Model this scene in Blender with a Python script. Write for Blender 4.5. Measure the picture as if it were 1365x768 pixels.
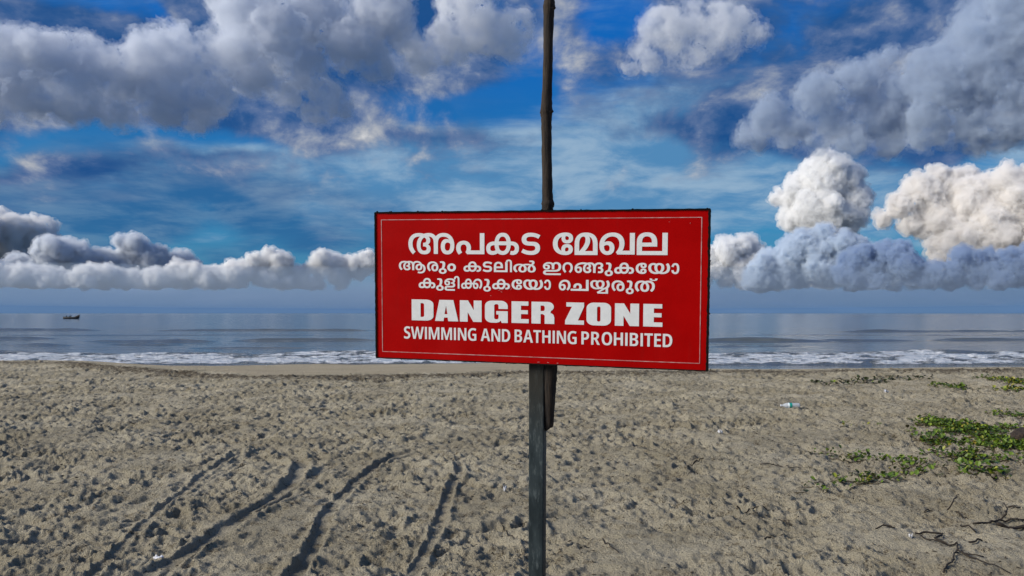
import bpy, bmesh, math, random
import numpy as np
from mathutils import Vector, Matrix
from mathutils.geometry import delaunay_2d_cdt

R = math.radians
scene = bpy.context.scene
COL = scene.collection
for o in list(bpy.data.objects):
    bpy.data.objects.remove(o, do_unlink=True)

# ------------------------------------------------------------------ camera
EYE = 1.55                       # metres above the sand
FOC = 986.0                      # focal length in pixels of a 1365 px wide picture
CX, CY, HOR = 682.5, 384.0, 417.5
PITCH = math.atan((HOR - CY) / FOC)
cam = bpy.data.cameras.new('camera')
cam.sensor_width = 36.0
cam.lens = FOC / 1365.0 * 36.0
cam.clip_start = 0.05
cam.clip_end = 120000.0
camo = bpy.data.objects.new('camera', cam)
camo.location = (0, 0, EYE)
camo.rotation_euler = (R(90) + PITCH, 0, 0)
COL.objects.link(camo)
scene.camera = camo


def ray(px, py):
    x, z = (px - CX) / FOC, -(py - CY) / FOC
    return np.array([x, math.cos(PITCH) - z * math.sin(PITCH), math.sin(PITCH) + z * math.cos(PITCH)])


def ground(px, py, z=0.0):
    d = ray(px, py)
    t = (z - EYE) / d[2]
    return np.array([d[0] * t, d[1] * t, z])


def azel(px, py):
    d = ray(px, py)
    return math.atan2(d[0], d[1]), math.atan2(d[2], math.hypot(d[0], d[1]))


# ------------------------------------------------------------------ node helper
class X:
    """a shader socket with arithmetic"""
    tree = None
    flat = False                     # two-dimensional textures

    def __init__(self, s):
        self.s = s

    @staticmethod
    def node(kind, **kw):
        n = X.tree.nodes.new(kind)
        for k, v in kw.items():
            setattr(n, k, v)
        return n

    @staticmethod
    def put(sock, v):
        if isinstance(v, X):
            X.tree.links.new(v.s, sock)
        else:
            sock.default_value = v

    @staticmethod
    def math(op, *a, clamp=False):
        n = X.node('ShaderNodeMath', operation=op, use_clamp=clamp)
        for i, v in enumerate(a):
            X.put(n.inputs[i], v)
        return X(n.outputs[0])

    def __add__(s, o): return X.math('ADD', s, o)
    def __radd__(s, o): return X.math('ADD', o, s)
    def __sub__(s, o): return X.math('SUBTRACT', s, o)
    def __rsub__(s, o): return X.math('SUBTRACT', o, s)
    def __mul__(s, o): return X.math('MULTIPLY', s, o)
    def __rmul__(s, o): return X.math('MULTIPLY', o, s)
    def __truediv__(s, o): return X.math('DIVIDE', s, o)


def vmath(op, *a):
    n = X.node('ShaderNodeVectorMath', operation=op)
    for i, v in enumerate(a):
        if op == 'SCALE' and i == 1:
            X.put(n.inputs['Scale'], v)
        else:
            X.put(n.inputs[i], v)
    return X(n.outputs['Value'] if op in ('DOT_PRODUCT', 'LENGTH', 'DISTANCE') else n.outputs['Vector'])


def sep(v):
    n = X.node('ShaderNodeSeparateXYZ'); X.put(n.inputs[0], v)
    return [X(o) for o in n.outputs]


def comb(x, y, z=0.0):
    n = X.node('ShaderNodeCombineXYZ')
    for i, v in enumerate((x, y, z)):
        X.put(n.inputs[i], v)
    return X(n.outputs[0])


def noise(vec, scale, detail=4.0, rough=0.55, dist=0.0, lac=2.0, color=False):
    n = X.node('ShaderNodeTexNoise', noise_dimensions='2D' if X.flat else '3D')
    X.put(n.inputs['Vector'], vec)
    for k, v in (('Scale', scale), ('Detail', detail), ('Roughness', rough), ('Distortion', dist), ('Lacunarity', lac)):
        X.put(n.inputs[k], v)
    return X(n.outputs['Color' if color else 'Fac'])


def voronoi(vec, scale, smooth=None, out='Distance'):
    n = X.node('ShaderNodeTexVoronoi', voronoi_dimensions='2D' if X.flat else '3D')
    if smooth is not None:
        n.feature = 'SMOOTH_F1'; n.inputs['Smoothness'].default_value = smooth
    X.put(n.inputs['Vector'], vec); n.inputs['Scale'].default_value = scale
    return X(n.outputs[out])


def step(v, a, b, lo=0.0, hi=1.0, smooth=True):
    n = X.node('ShaderNodeMapRange', interpolation_type='SMOOTHSTEP' if smooth else 'LINEAR')
    for i, q in enumerate((v, a, b, lo, hi)):
        X.put(n.inputs[i], q)
    return X(n.outputs[0])


def mix(f, a, b, blend='MIX'):
    n = X.node('ShaderNodeMix', data_type='RGBA', blend_type=blend)
    n.clamp_factor = True
    X.put(n.inputs['Factor'], f)
    for k, v in (('A', a), ('B', b)):
        i = [q for q in n.inputs if q.name == k and q.type == 'RGBA'][0]
        X.put(i, v if isinstance(v, X) else (tuple(v) + (1.0,))[:4])
    return X([q for q in n.outputs if q.type == 'RGBA'][0])


def ramp(f, stops, interp='LINEAR'):
    n = X.node('ShaderNodeValToRGB')
    n.color_ramp.interpolation = interp
    e = n.color_ramp.elements
    while len(e) < len(stops):
        e.new(0.5)
    for q, (p, c) in zip(e, stops):
        q.position = p
        q.color = (tuple(c) + (1.0,))[:4]
    X.put(n.inputs[0], f)
    return X(n.outputs[0])


def s2l(r, g, b):
    return tuple(((c / 255 + 0.055) / 1.055) ** 2.4 if c > 10 else c / 255 / 12.92 for c in (r, g, b))


# ------------------------------------------------------------------ sun and sky
SUN_EL, SUN_BACK = R(29), R(16)          # low sun far to the left, a little behind the camera
to_sun = Vector((-math.cos(SUN_EL) * math.cos(SUN_BACK), -math.cos(SUN_EL) * math.sin(SUN_BACK), math.sin(SUN_EL)))
sun = bpy.data.lights.new('sun', 'SUN')
sun.energy = 4.3
sun.angle = R(26.0)
sun.color = (1.0, 0.94, 0.84)
suno = bpy.data.objects.new('sun', sun)
suno.rotation_euler = to_sun.to_track_quat('Z', 'Y').to_euler()
suno.location = (-30, -8, 16)
COL.objects.link(suno)

vs = scene.view_settings
vs.view_transform = 'Standard'
vs.look = 'None'
vs.gamma = 1.0
vs.use_curve_mapping = False
vs.exposure = 0.2

world = bpy.data.worlds.new('World')
scene.world = world
world.use_nodes = True
X.tree = world.node_tree
X.tree.nodes.clear()
X.flat = True
tc = X.node('ShaderNodeTexCoord')
D = X(tc.outputs['Generated'])
dx, dy, dz = sep(D)
sky = X.node('ShaderNodeTexSky', sky_type='NISHITA')
sky.sun_disc = False
sky.sun_elevation = SUN_EL
sky.sun_rotation = math.atan2(to_sun.x, to_sun.y)
sky.air_density = 1.3
sky.dust_density = 0.6
sky.ozone_density = 3.0
nish = X(sky.outputs[0])
az = X.math('ARCTAN2', dx, dy)
el = X.math('ARCSINE', dz)
P = comb(az * FOC, el * FOC, 0.0)                      # azimuth and elevation, in the photograph's pixel measure
up = X.math('MAXIMUM', dz, 0.0) + 0.16
Q = comb(dx / up, dy / up, 0.0)                        # thin cloud sheet high overhead
up2 = X.math('MAXIMUM', dz, 0.0) + 0.42
C2 = comb(dx / up2, dy / up2, 0.0)                     # broken lower deck, seen less edge-on
warp = vmath('SUBTRACT', noise(C2, 3.2, 2, 0.45, color=True), (0.5, 0.5, 0.5))
Qw = vmath('ADD', Q, vmath('SCALE', warp, 0.30))
Cw = vmath('ADD', C2, vmath('SCALE', warp, 0.14))
Cf = vmath('ADD', C2, vmath('SCALE', warp, 0.05))
Pw = vmath('ADD', P, vmath('SCALE', warp, 110.0))


def blobs(items, vec):
    """sum of soft patches given as (px, py, rx, ry, tilt degrees, amount)"""
    tot = None
    for px, py, rx, ry, tilt, amt in items:
        a, e = azel(px, py)
        m = X.node('ShaderNodeMapping', vector_type='TEXTURE')
        X.put(m.inputs['Vector'], vec)
        m.inputs['Location'].default_value = (a * FOC, e * FOC, 0)
        m.inputs['Rotation'].default_value = (0, 0, R(tilt))
        m.inputs['Scale'].default_value = (rx, ry, 100.0)
        g = X.node('ShaderNodeTexGradient', gradient_type='SPHERICAL')
        X.put(g.inputs[0], X(m.outputs[0]))
        n = X.node('ShaderNodeMath', operation='MULTIPLY_ADD')
        X.put(n.inputs[0], X(g.outputs['Fac']))
        n.inputs[1].default_value = amt
        X.put(n.inputs[2], tot if tot is not None else 0.0)
        tot = X(n.outputs[0])
    return tot


# clear air: the physical sky, deepened as the photograph's exposure shows it
hs = X.node('ShaderNodeHueSaturation')
hs.inputs['Saturation'].default_value = 1.35
X.put(hs.inputs['Color'], nish)
clear = mix(1.0, X(hs.outputs[0]), (0.26, 0.78, 0.92), 'MULTIPLY')
S = 10.0                                               # background strength is 0.1, so colours are given times ten


def c10(r, g, b, k=1.0):
    return tuple(v * S * k for v in s2l(r, g, b))


clear = mix(0.75, clear, ramp(step(el, 0.0, 0.45, smooth=False), [
    (0.0, c10(78, 110, 148)), (0.10, c10(56, 108, 158)), (0.24, c10(40, 108, 166)), (0.45, c10(22, 98, 166)), (0.75, c10(4, 88, 174)), (1.0, c10(2, 86, 184))]))

# thin veil of high cloud, drawn out level
veil_n = noise(vmath('MULTIPLY', Qw, (0.9, 2.0, 1.0)), 1.3, 9, 0.64)
veil_b = blobs([(640, 240, 640, 100, 0, 0.52), (360, 222, 330, 44, -6, 0.20), (900, 140, 200, 80, 22, 0.30), (1180, 250, 360, 90, 0, 0.42),
                (240, 258, 460, 52, 0, 0.24), (560, 190, 200, 40, 0, 0.16), (120, 220, 100, 16, -8, 0.30),
                (330, 308, 260, 34, 0, -0.45), (590, 125, 200, 60, -8, -0.30), (120, 182, 280, 36, 4, -0.42)], Pw)
veil = step(veil_n + veil_b, 0.40, 0.86)
veil_c = mix(step(noise(Qw, 2.6, 6, 0.6), 0.34, 0.70), c10(80, 130, 172), c10(144, 170, 192))
skyc = mix(veil * 0.88, clear, veil_c)

# even slate-blue sheet low in the left and the shaded air under the deck
sheet = blobs([(60, 262, 520, 70, 0, 1.5), (330, 300, 420, 50, 0, 0.5), (1250, 130, 420, 120, 6, 0.8), (560, 110, 360, 90, -6, 0.5), (150, 185, 360, 50, 4, 0.5)], Pw)
skyc = mix(step(sheet + (noise(Qw, 1.8, 6, 0.6) - 0.5) * 0.9, 0.1, 1.1) * 0.75, skyc, mix(step(noise(Qw, 3.0, 5, 0.6), 0.35, 0.7), c10(40, 86, 136), c10(88, 118, 152)))
# broken deck of grey cloud
big = noise(Cw, 3.2, 9, 0.57)
deck_b = blobs([(40, 70, 240, 80, 0, 0.40), (200, 112, 280, 100, -4, 0.60), (390, 60, 330, 140, -10, 0.66), (430, 140, 100, 60, -20, 0.36),
                (610, 40, 230, 100, 18, 0.55), (905, 40, 130, 90, -15, 0.50), (1080, 130, 210, 95, 28, 0.62), (1250, 110, 330, 140, 14, 0.72),
                (1340, 30, 260, 110, 10, 0.5), (150, 225, 260, 22, -4, 0.35), (330, 226, 200, 22, -6, 0.3), (900, 175, 150, 40, 15, 0.3), (1000, 30, 160, 50, 10, 0.2), (760, 60, 90, 60, 0, 0.2),
                (85, 8, 150, 28, -6, -0.95), (200, 20, 60, 18, -20, -0.4), (600, 132, 180, 56, -6, -0.95), (150, 186, 300, 30, 4, -0.6), (700, 100, 110, 60, 0, -0.3),
                (820, 22, 70, 44, 0, -0.8), (1180, 252, 400, 60, 0, -0.65), (680, 255, 580, 70, 0, -0.55),
                (330, 312, 300, 40, 0, -0.65)], Pw)
low_cut_top_fill = step(el, 0.075, 0.20, -0.28, 0.0) + step(el, 0.42, 0.8, 0.0, 0.14)  # last term: unseen cloud added overhead to make the ambient light less blue
puff = 0.42 - voronoi(Cf, 7.5, 0.4)
dens = big + puff * 0.10 + deck_b * 0.56 + low_cut_top_fill + 0.07
fine = noise(Cf, 24.0, 6, 0.62)
deck = step(dens + (fine - 0.5) * 0.18, 0.40, 0.74)
# lit from the upper left: compare the cloud with itself one step towards the sun
lump = noise(Cf, 6.0, 8, 0.58)
big2 = noise(vmath('ADD', Cw, (-0.045, -0.040, 0.0)), 3.2, 7, 0.55)
relief = big - big2
tone = 0.28 + relief * 1.9 + (lump - 0.5) * 0.45 + (fine - 0.5) * 0.22 + puff * 0.20
deck_c = ramp(tone, [(0.0, c10(24, 72, 128)), (0.18, c10(48, 84, 134)), (0.34, c10(84, 106, 146)), (0.48, c10(124, 136, 160)), (0.64, c10(164, 168, 176)), (0.85, c10(222, 220, 218)), (1.0, c10(245, 243, 240))])
skyc = mix(deck * 0.97, skyc, deck_c)
# grey-blue air low over the sea
band = step(el, 0.020, 0.060, 1.0, 0.0)
skyc = mix(band * 0.80, skyc, c10(86, 114, 156))
bg = X.node('ShaderNodeBackground')
X.put(bg.inputs['Color'], skyc)
bg.inputs['Strength'].default_value = 0.1
wo = X.node('ShaderNodeOutputWorld')
X.tree.links.new(bg.outputs[0], wo.inputs[0])
X.flat = False
world.cycles.sampling_method = 'MANUAL'
world.cycles.sample_map_resolution = 512


# ------------------------------------------------------------------ object helpers
def tag(o, label=None, cat=None, group=None, kind=None):
    for k, v in (('label', label), ('category', cat), ('group', group), ('kind', kind)):
        if v:
            o[k] = v
    return o


def obj(name, me, mat=None, parent=None):
    o = bpy.data.objects.new(name, me)
    COL.objects.link(o)
    if mat is not None and me is not None:
        if me.materials:
            me.materials[0] = mat
        else:
            me.materials.append(mat)
    o.parent = parent
    return o


def empty(name, loc=(0, 0, 0), rot=(0, 0, 0)):
    o = bpy.data.objects.new(name, None)
    o.location = loc
    o.rotation_euler = rot
    o.empty_display_size = 0.1
    COL.objects.link(o)
    return o


def mesh(name, v, f, smooth=True):
    me = bpy.data.meshes.new(name)
    me.from_pydata([tuple(map(float, p)) for p in v], [], [tuple(map(int, q)) for q in f])
    if smooth:
        me.polygons.foreach_set('use_smooth', np.ones(len(me.polygons), bool))
    me.update()
    return me


def grid_mesh(name, V, smooth=True):
    """V is an array rows x cols x 3"""
    r, c = V.shape[:2]
    i = np.arange((r - 1) * (c - 1))
    a = (i // (c - 1)) * c + i % (c - 1)
    F = np.stack([a, a + 1, a + c + 1, a + c], 1).astype(np.int32)
    me = bpy.data.meshes.new(name)
    me.vertices.add(r * c)
    me.vertices.foreach_set('co', V.reshape(-1).astype(np.float32))
    me.loops.add(F.size)
    me.loops.foreach_set('vertex_index', F.reshape(-1))
    me.polygons.add(len(F))
    me.polygons.foreach_set('loop_start', np.arange(0, F.size, 4, dtype=np.int32))
    me.polygons.foreach_set('loop_total', np.full(len(F), 4, np.int32))
    me.update(calc_edges=True)
    if smooth:
        me.polygons.foreach_set('use_smooth', np.ones(len(F), bool))
    return me


def attr(me, name, vals):
    a = me.attributes.new(name, 'FLOAT', 'POINT')
    a.data.foreach_set('value', np.asarray(vals, np.float32).reshape(-1))


def bmo(name, bm, smooth=False):
    me = bpy.data.meshes.new(name)
    bmesh.ops.recalc_face_normals(bm, faces=bm.faces)
    bm.to_mesh(me); bm.free()
    if smooth:
        me.polygons.foreach_set('use_smooth', np.ones(len(me.polygons), bool))
    return me


def tube_mesh(name, pts, rad, sides=7, jitter=0.0, seed=0, cap=True):
    rnd = random.Random(seed)
    pts = [Vector(p) for p in pts]
    v, f = [], []
    for i, p in enumerate(pts):
        t = (pts[min(i + 1, len(pts) - 1)] - pts[max(i - 1, 0)]).normalized()
        ref = Vector((0, 0, 1)) if abs(t.z) < 0.9 else Vector((0, 1, 0))
        u = t.cross(ref).normalized()
        w = u.cross(t)
        for k in range(sides):
            a = 2 * math.pi * k / sides
            r = rad[i] * (1 + jitter * rnd.uniform(-1, 1))
            v.append(p + (u * math.cos(a) + w * math.sin(a)) * r)
    for i in range(len(pts) - 1):
        for k in range(sides):
            a, b = i * sides + k, i * sides + (k + 1) % sides
            f.append((a, b, b + sides, a + sides))
    if cap:
        f.append(tuple(range(sides))[::-1])
        f.append(tuple(range((len(pts) - 1) * sides, len(pts) * sides)))
    return mesh(name, v, f)


def lathe(name, prof, n=24):
    """profile of (axial z, radius)"""
    v, f = [], []
    for z, r in prof:
        for k in range(n):
            a = 2 * math.pi * k / n
            v.append((r * math.cos(a), r * math.sin(a), z))
    for i in range(len(prof) - 1):
        for k in range(n):
            a, b = i * n + k, i * n + (k + 1) % n
            f.append((a, b, b + n, a + n))
    f.append(tuple(range(n))[::-1])
    f.append(tuple(range((len(prof) - 1) * n, len(prof) * n)))
    return mesh(name, v, f)


def material(name):
    m = bpy.data.materials.new(name)
    m.use_nodes = True
    X.tree = m.node_tree
    m.node_tree.nodes.clear()
    out = X.node('ShaderNodeOutputMaterial')
    b = X.node('ShaderNodeBsdfPrincipled')
    X.tree.links.new(b.outputs[0], out.inputs['Surface'])
    return m, b, out


def bump(b, h, dist, strength=1.0):
    n = X.node('ShaderNodeBump')
    n.inputs['Distance'].default_value = dist
    n.inputs['Strength'].default_value = strength
    X.put(n.inputs['Height'], h)
    X.tree.links.new(n.outputs[0], b.inputs['Normal'])
    return n


def pos():
    return X(X.node('ShaderNodeNewGeometry').outputs['Position'])


def objco():
    return X(X.node('ShaderNodeTexCoord').outputs['Object'])


def getattr_node(name):
    return X(X.node('ShaderNodeAttribute', attribute_name=name).outputs['Fac'])


# numpy noise ---------------------------------------------------------------
def hash2(ix, iy, seed):
    h = (ix.astype(np.int64) * 374761393 + iy.astype(np.int64) * 668265263 + seed * 1274126177) & 0xffffffff
    h = ((h ^ (h >> 13)) * 1274126177) & 0xffffffff
    h = h ^ (h >> 16)
    return h


def pnoise(x, y, seed=0):
    """gradient noise, about -0.7 .. 0.7"""
    ix, iy = np.floor(x), np.floor(y)
    fx, fy = x - ix, y - iy
    ux, uy = fx * fx * fx * (fx * (fx * 6 - 15) + 10), fy * fy * fy * (fy * (fy * 6 - 15) + 10)
    out = 0
    for ox in (0, 1):
        for oy in (0, 1):
            a = hash2(ix + ox, iy + oy, seed) / 4294967296.0 * 2 * np.pi
            g = np.cos(a) * (fx - ox) + np.sin(a) * (fy - oy)
            out = out + g * (ux if ox else 1 - ux) * (uy if oy else 1 - uy)
    return out


def fbm(x, y, oct=4, seed=0, gain=0.5):
    s, a = 0, 1.0
    for k in range(oct):
        s = s + a * pnoise(x, y, seed + k * 17)
        x, y, a = x * 2.03 + 7.1, y * 2.03 - 3.7, a * gain
    return s


def sstep(a, b, x):
    t = np.clip((x - a) / (b - a), 0, 1)
    return t * t * (3 - 2 * t)


# ------------------------------------------------------------------ beach
SEA = -0.50
crest_x = [-60, -14.9, -6.2, -3.5, 0.35, 5.5, 14.5, 60]
crest_y = [26, 24.2, 18.4, 18.9, 19.9, 20.1, 20.9, 24]


def beach_base(x, y):
    yc = np.interp(x, crest_x, crest_y) + 0.35 * fbm(x * 0.45, y * 0.2, 3, 91)
    slope = 0.046 + 0.05 * sstep(3.5, 9.0, x) + 0.05 * sstep(7.0, 14.0, -x)
    t = y - yc
    z = -slope * np.where(t > 0, np.sqrt(t * t + 0.25) - 0.5, 0)
    z = z + 0.035 * np.exp(-((t + 0.7) / 0.9) ** 2)
    return z, t


rows = np.concatenate([np.linspace(-40, 2.6, 26), 3.2 * np.exp(0.0031 * np.arange(0, 640))])
rows = np.concatenate([rows, np.linspace(rows[-1] + 0.3, 60, 50)])
dense = np.linspace(-0.86, 0.86, 860)
side = 0.86 * np.exp(np.linspace(0.06, 2.6, 16))
cols = np.concatenate([-side[::-1], dense, side])
gy = np.where(rows > 3.2, rows, 3.2 + (3.2 - rows) * 1.0)
Y = np.repeat(rows[:, None], len(cols), 1)
Xg = gy[:, None] * cols[None, :]
Z, T = beach_base(Xg, Y)
rough = 1 - sstep(-0.6, 1.2, T)                         # the wet face beyond the crest is smooth
wx = Xg + 0.12 * fbm(Xg * 1.7, Y * 1.7, 2, 5)
wy = Y + 0.12 * fbm(Xg * 1.7, Y * 1.7, 2, 6)
N = 0.050 * fbm(wx * 0.45, wy * 0.45, 2, 11)
chop = fbm(wx * 2.1, wy * 2.4, 4, 23, 0.55)
far_gain = 0.8 + 0.5 * sstep(4.0, 12.0, Y)
N = N + far_gain * (0.040 * chop - 0.075 * np.abs(fbm(wx * 4.2, wy * 5.0, 3, 37, 0.55)) - 0.050 * np.abs(fbm(wx * 2.2, wy * 2.8, 2, 51)) + 0.032 * fbm(Xg * 10, Y * 10, 4, 63, 0.70))
flat = np.zeros_like(Z)                                 # where ruts have pressed the sand smooth
lift = np.zeros_like(Z)

# footprints and scuffs
rng = np.random.default_rng(7)
n0 = 26
lo, hi = math.log(3.4), math.log(20.5)
for k in range(7000):
    yy = math.exp(0.5 * math.log(rng.uniform(3.4 ** 2, 20.5 ** 2)))
    ss = rng.uniform(-0.84, 0.84)
    xx = ss * yy
    a, b = rng.uniform(0.05, 0.14), rng.uniform(0.03, 0.07)
    th = rng.normal(0.5, 0.8)
    dp = rng.uniform(0.008, 0.026) * (1.0 if xx < 0.3 else 0.75)
    r0 = np.searchsorted(rows, yy - 0.34); r1 = np.searchsorted(rows, yy + 0.34)
    c0 = np.searchsorted(cols, (xx - 0.34) / yy); c1 = np.searchsorted(cols, (xx + 0.34) / yy)
    if r1 - r0 < 2 or c1 - c0 < 2:
        continue
    sl = (slice(r0, r1), slice(c0, c1))
    ux, uy = Xg[sl] - xx, Y[sl] - yy
    u, v = ux * math.cos(th) + uy * math.sin(th), -ux * math.sin(th) + uy * math.cos(th)
    e = np.sqrt((u / a) ** 2 + (v / b) ** 2 + 1e-6) + 0.35 * chop[sl]
    lift[sl] += -dp * np.exp(-np.clip(e, 0, 9) ** 3) + 0.45 * dp * np.exp(-((e - 1.35) / 0.33) ** 2) * (0.5 + 0.8 * (u > 0))

# wheel ruts, traced on the ground
ruts = [
    ([(96, 790), (123, 763), (179, 709), (214, 676), (249, 652), (271, 630), (314, 606), (350, 590)], 0.052, 0.050),
    ([(262, 650), (300, 628), (322, 616)], 0.035, 0.025),
    ([(160, 785), (203, 760), (230, 744), (271, 722), (298, 703), (339, 679), (362, 668), (381, 652), (397, 633), (402, 617), (391, 606), (372, 600)], 0.105, 0.075),
    ([(355, 676), (385, 660), (405, 647), (421, 630), (443, 618)], 0.085, 0.060),
    ([(205, 772), (257, 738), (285, 720)], 0.035, 0.030),
    ([(380, 785), (391, 766), (410, 744), (424, 714), (433, 687), (448, 668), (467, 649), (483, 633), (502, 620), (530, 604), (576, 595)], 0.070, 0.070),
    ([(536, 785), (546, 766), (562, 741), (578, 712), (589, 685), (595, 663), (603, 644), (614, 630), (610, 614)], 0.060, 0.060),
    ([(440, 622), (500, 611), (560, 603)], 0.030, 0.022),
]
reg_r = np.searchsorted(rows, 9.6)
sub = (slice(n0, reg_r), slice(16, 16 + 560))
sx, sy = Xg[sub], Y[sub]
rut = np.zeros_like(sx); keep = np.ones_like(sx)
edge_n = 0.40 * fbm(sx * 7, sy * 7, 4, 77, 0.55) + 0.5 * fbm(sx * 1.9, sy * 1.9, 2, 78)
for pts, w, dp in ruts:
    g = [ground(*p)[:2] for p in pts]
    best = np.full(sx.shape, 9.0); tt = np.zeros_like(sx); L = 0.0
    tot = sum(np.hypot(*(g[i + 1] - g[i])) for i in range(len(g) - 1))
    for i in range(len(g) - 1):
        a, b = g[i], g[i + 1]
        ab = b - a; q = ab @ ab
        t = np.clip(((sx - a[0]) * ab[0] + (sy - a[1]) * ab[1]) / q, 0, 1)
        d = np.hypot(sx - a[0] - t * ab[0], sy - a[1] - t * ab[1])
        m = d < best
        best = np.where(m, d, best); tt = np.where(m, (L + t * math.sqrt(q)) / tot, tt)
        L += math.sqrt(q)
    w = w * 0.72
    d = best / w * (1 + 0.7 * edge_n)
    fade = np.clip((1 - tt) / 0.10, 0.0, 1) ** 0.5 * (0.75 + 0.5 * np.clip(edge_n + 0.3, 0, 1))
    dp = dp * 0.50 + 0.003 * np.sin(tt * tot / 0.055)
    rut += fade * (-dp * (1 - sstep(0.72, 1.12, d)) + 0.5 * dp * np.exp(-((d - 1.5) / 0.36) ** 2) * (1 + 1.6 * edge_n))
    keep = np.minimum(keep, 1 - 0.85 * (1 - sstep(0.8, 1.7, d)) * fade)
calm = fbm(Xg * 0.9, Y * 0.9, 3, 83)
N = N * np.clip(0.85 + 1.1 * calm, 0.35, 1.5)
lift = lift * np.clip(0.9 + 0.6 * calm, 0.4, 1.4)
N[sub] = N[sub] * keep
lift[sub] = lift[sub] * keep
relief_z = (N + lift) * rough + 0.006 * fbm(Xg * 1.2, Y * 2.2, 2, 44) * (1 - rough)
relief_z[sub] += rut
Z = Z + relief_z
me = grid_mesh('sand', np.stack([Xg, Y, Z], -1))
attr(me, 'rough', rough)
attr(me, 'height', relief_z)
attr(me, 'crest_band', np.where(T > -0.5, np.exp(-((T + 0.5) / 0.45) ** 2), np.exp(-((T + 0.5) / (1.7 + 1.6 * fbm(Xg * 0.25, Y * 0.25, 3, 93))) ** 2)))
press = np.zeros_like(Z); press[sub] = 1 - keep
attr(me, 'press', press)


def sand_z(x, y):
    """height of the modelled sand at a world point"""
    r = int(np.clip(np.searchsorted(rows, y), 1, len(rows) - 1))
    f = (y - rows[r - 1]) / (rows[r] - rows[r - 1])
    out = []
    for q in (r - 1, r):
        xs = Xg[q]
        out.append(float(np.interp(x, xs, Z[q])))
    return out[0] * (1 - f) + out[1] * f


m, b, out = material('sand')
p = pos()
px, py, pz = sep(p)
n1 = noise(p, 0.9, 5, 0.6)
n2 = noise(p, 7.0, 5, 0.65)
n3 = noise(p, 60.0, 3, 0.7)
n4 = noise(p, 420.0, 2, 0.6)
col = mix(step(n1, 0.35, 0.65), (0.48, 0.42, 0.295), (0.70, 0.625, 0.46))
col = mix(step(n2, 0.50, 0.74) * 0.55, col, (0.26, 0.20, 0.115))
# brown flecks of shell grit and dry weed in drifts
fleck = step(n3 + (n2 - 0.5) * 0.6, 0.55, 0.68)
drift = step(noise(p, 1.6, 4, 0.6), 0.42, 0.66)
col = mix(fleck * (0.50 + drift * 0.50), col, (0.07, 0.047, 0.025))
col = mix(step(n4, 0.30, 0.75) * 0.35, col, (0.20, 0.165, 0.115))
# mottled dark brown band along the crest
crest_b = getattr_node('crest_band')
col = mix(step(crest_b * (0.35 + n2) + (n3 - 0.5) * 0.9 + (n2 - 0.5) * 0.6, 0.40, 0.95) * 0.85, col, (0.075, 0.055, 0.035))
# smooth, washed, yellower sand on the seaward face
rg = getattr_node('rough')
face = mix(step(noise(vmath('MULTIPLY', p, (0.5, 2.4, 1.0)), 1.0, 4, 0.6), 0.4, 0.7), (0.55, 0.465, 0.32), (0.46, 0.385, 0.26))
col = mix(step(rg, 0.35, 0.75), face, col)
wet = step(pz, SEA + 0.015, SEA + 0.10, 1.0, 0.0)
col = mix(wet, col, (0.17, 0.14, 0.10))
X.put(b.inputs['Base Color'], col)
X.put(b.inputs['Roughness'], 0.95 - wet * 0.75)
b.inputs['Specular IOR Level'].default_value = 0.25
bump(b, n3 * 1.2 + n4 * 0.35 + n2 * 1.0, 0.06, 1.0)
M_SAND = m
sand = obj('beach_sand', me, m)
tag(sand, 'trampled grey beige beach sand with footprints and wheel ruts', 'sand', kind='structure')

# ------------------------------------------------------------------ sea


def sea_dist(py):
    return (EYE - SEA) * FOC / (py - HOR)


srow = np.concatenate([np.arange(21.0, 44.0, 0.14), np.arange(44.0, 100.0, 0.22), 100.0 * np.exp(np.linspace(0.004, math.log(600.0), 170))])
sden = np.linspace(-0.86, 0.86, 500)
sside = 0.86 * np.exp(np.linspace(0.08, 2.4, 14))
scol = np.concatenate([-sside[::-1], sden, sside])
SY = np.repeat(srow[:, None], len(scol), 1)
SX = srow[:, None] * scol[None, :]
PXG = scol[None, :] * FOC + CX                          # photo column of each sea vertex seen from the beach
H = 0.05 * fbm(SX * 0.06, SY * 0.25, 3, 201) * sstep(26, 34, SY)
H = H * (1 - sstep(150, 400, SY))
swells = [  # photo row of the foot, column range, height, front length, back length
    (440.5, -60, 128, 0.50, 0.9, 4.5), (441.0, 205, 500, 0.40, 1.0, 4.5), (441.5, 500, 700, 0.30, 1.0, 4.5), (442.5, 1120, 1420, 0.46, 0.9, 4.5),
    (436.0, 190, 520, 0.30, 1.3, 6.0), (421.5, 1080, 1400, 0.9, 3.0, 30.0), (428.0, 0, 700, 0.2, 2.0, 9.0),
    (452.0, -40, 72, 0.36, 0.6, 2.6), (455.5, 120, 285, 0.34, 0.6, 2.6), (454.5, 320, 505, 0.38, 0.65, 3.0), (455.5, 925, 1110, 0.52, 0.65, 3.0),
    (455.0, 1080, 1225, 0.28, 0.6, 2.6), (454.0, 1240, 1420, 0.34, 0.6, 2.6), (461.5, 15, 88, 0.30, 0.5, 2.2), (460.5, 145, 245, 0.22, 0.5, 2.0),
    (463.5, 250, 420, 0.12, 0.4, 1.8), (462.5, 940, 1090, 0.14, 0.4, 1.8), (447.0, 0, 420, 0.12, 0.7, 3.0), (447.0, 980, 1365, 0.14, 0.7, 3.0)]
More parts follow.
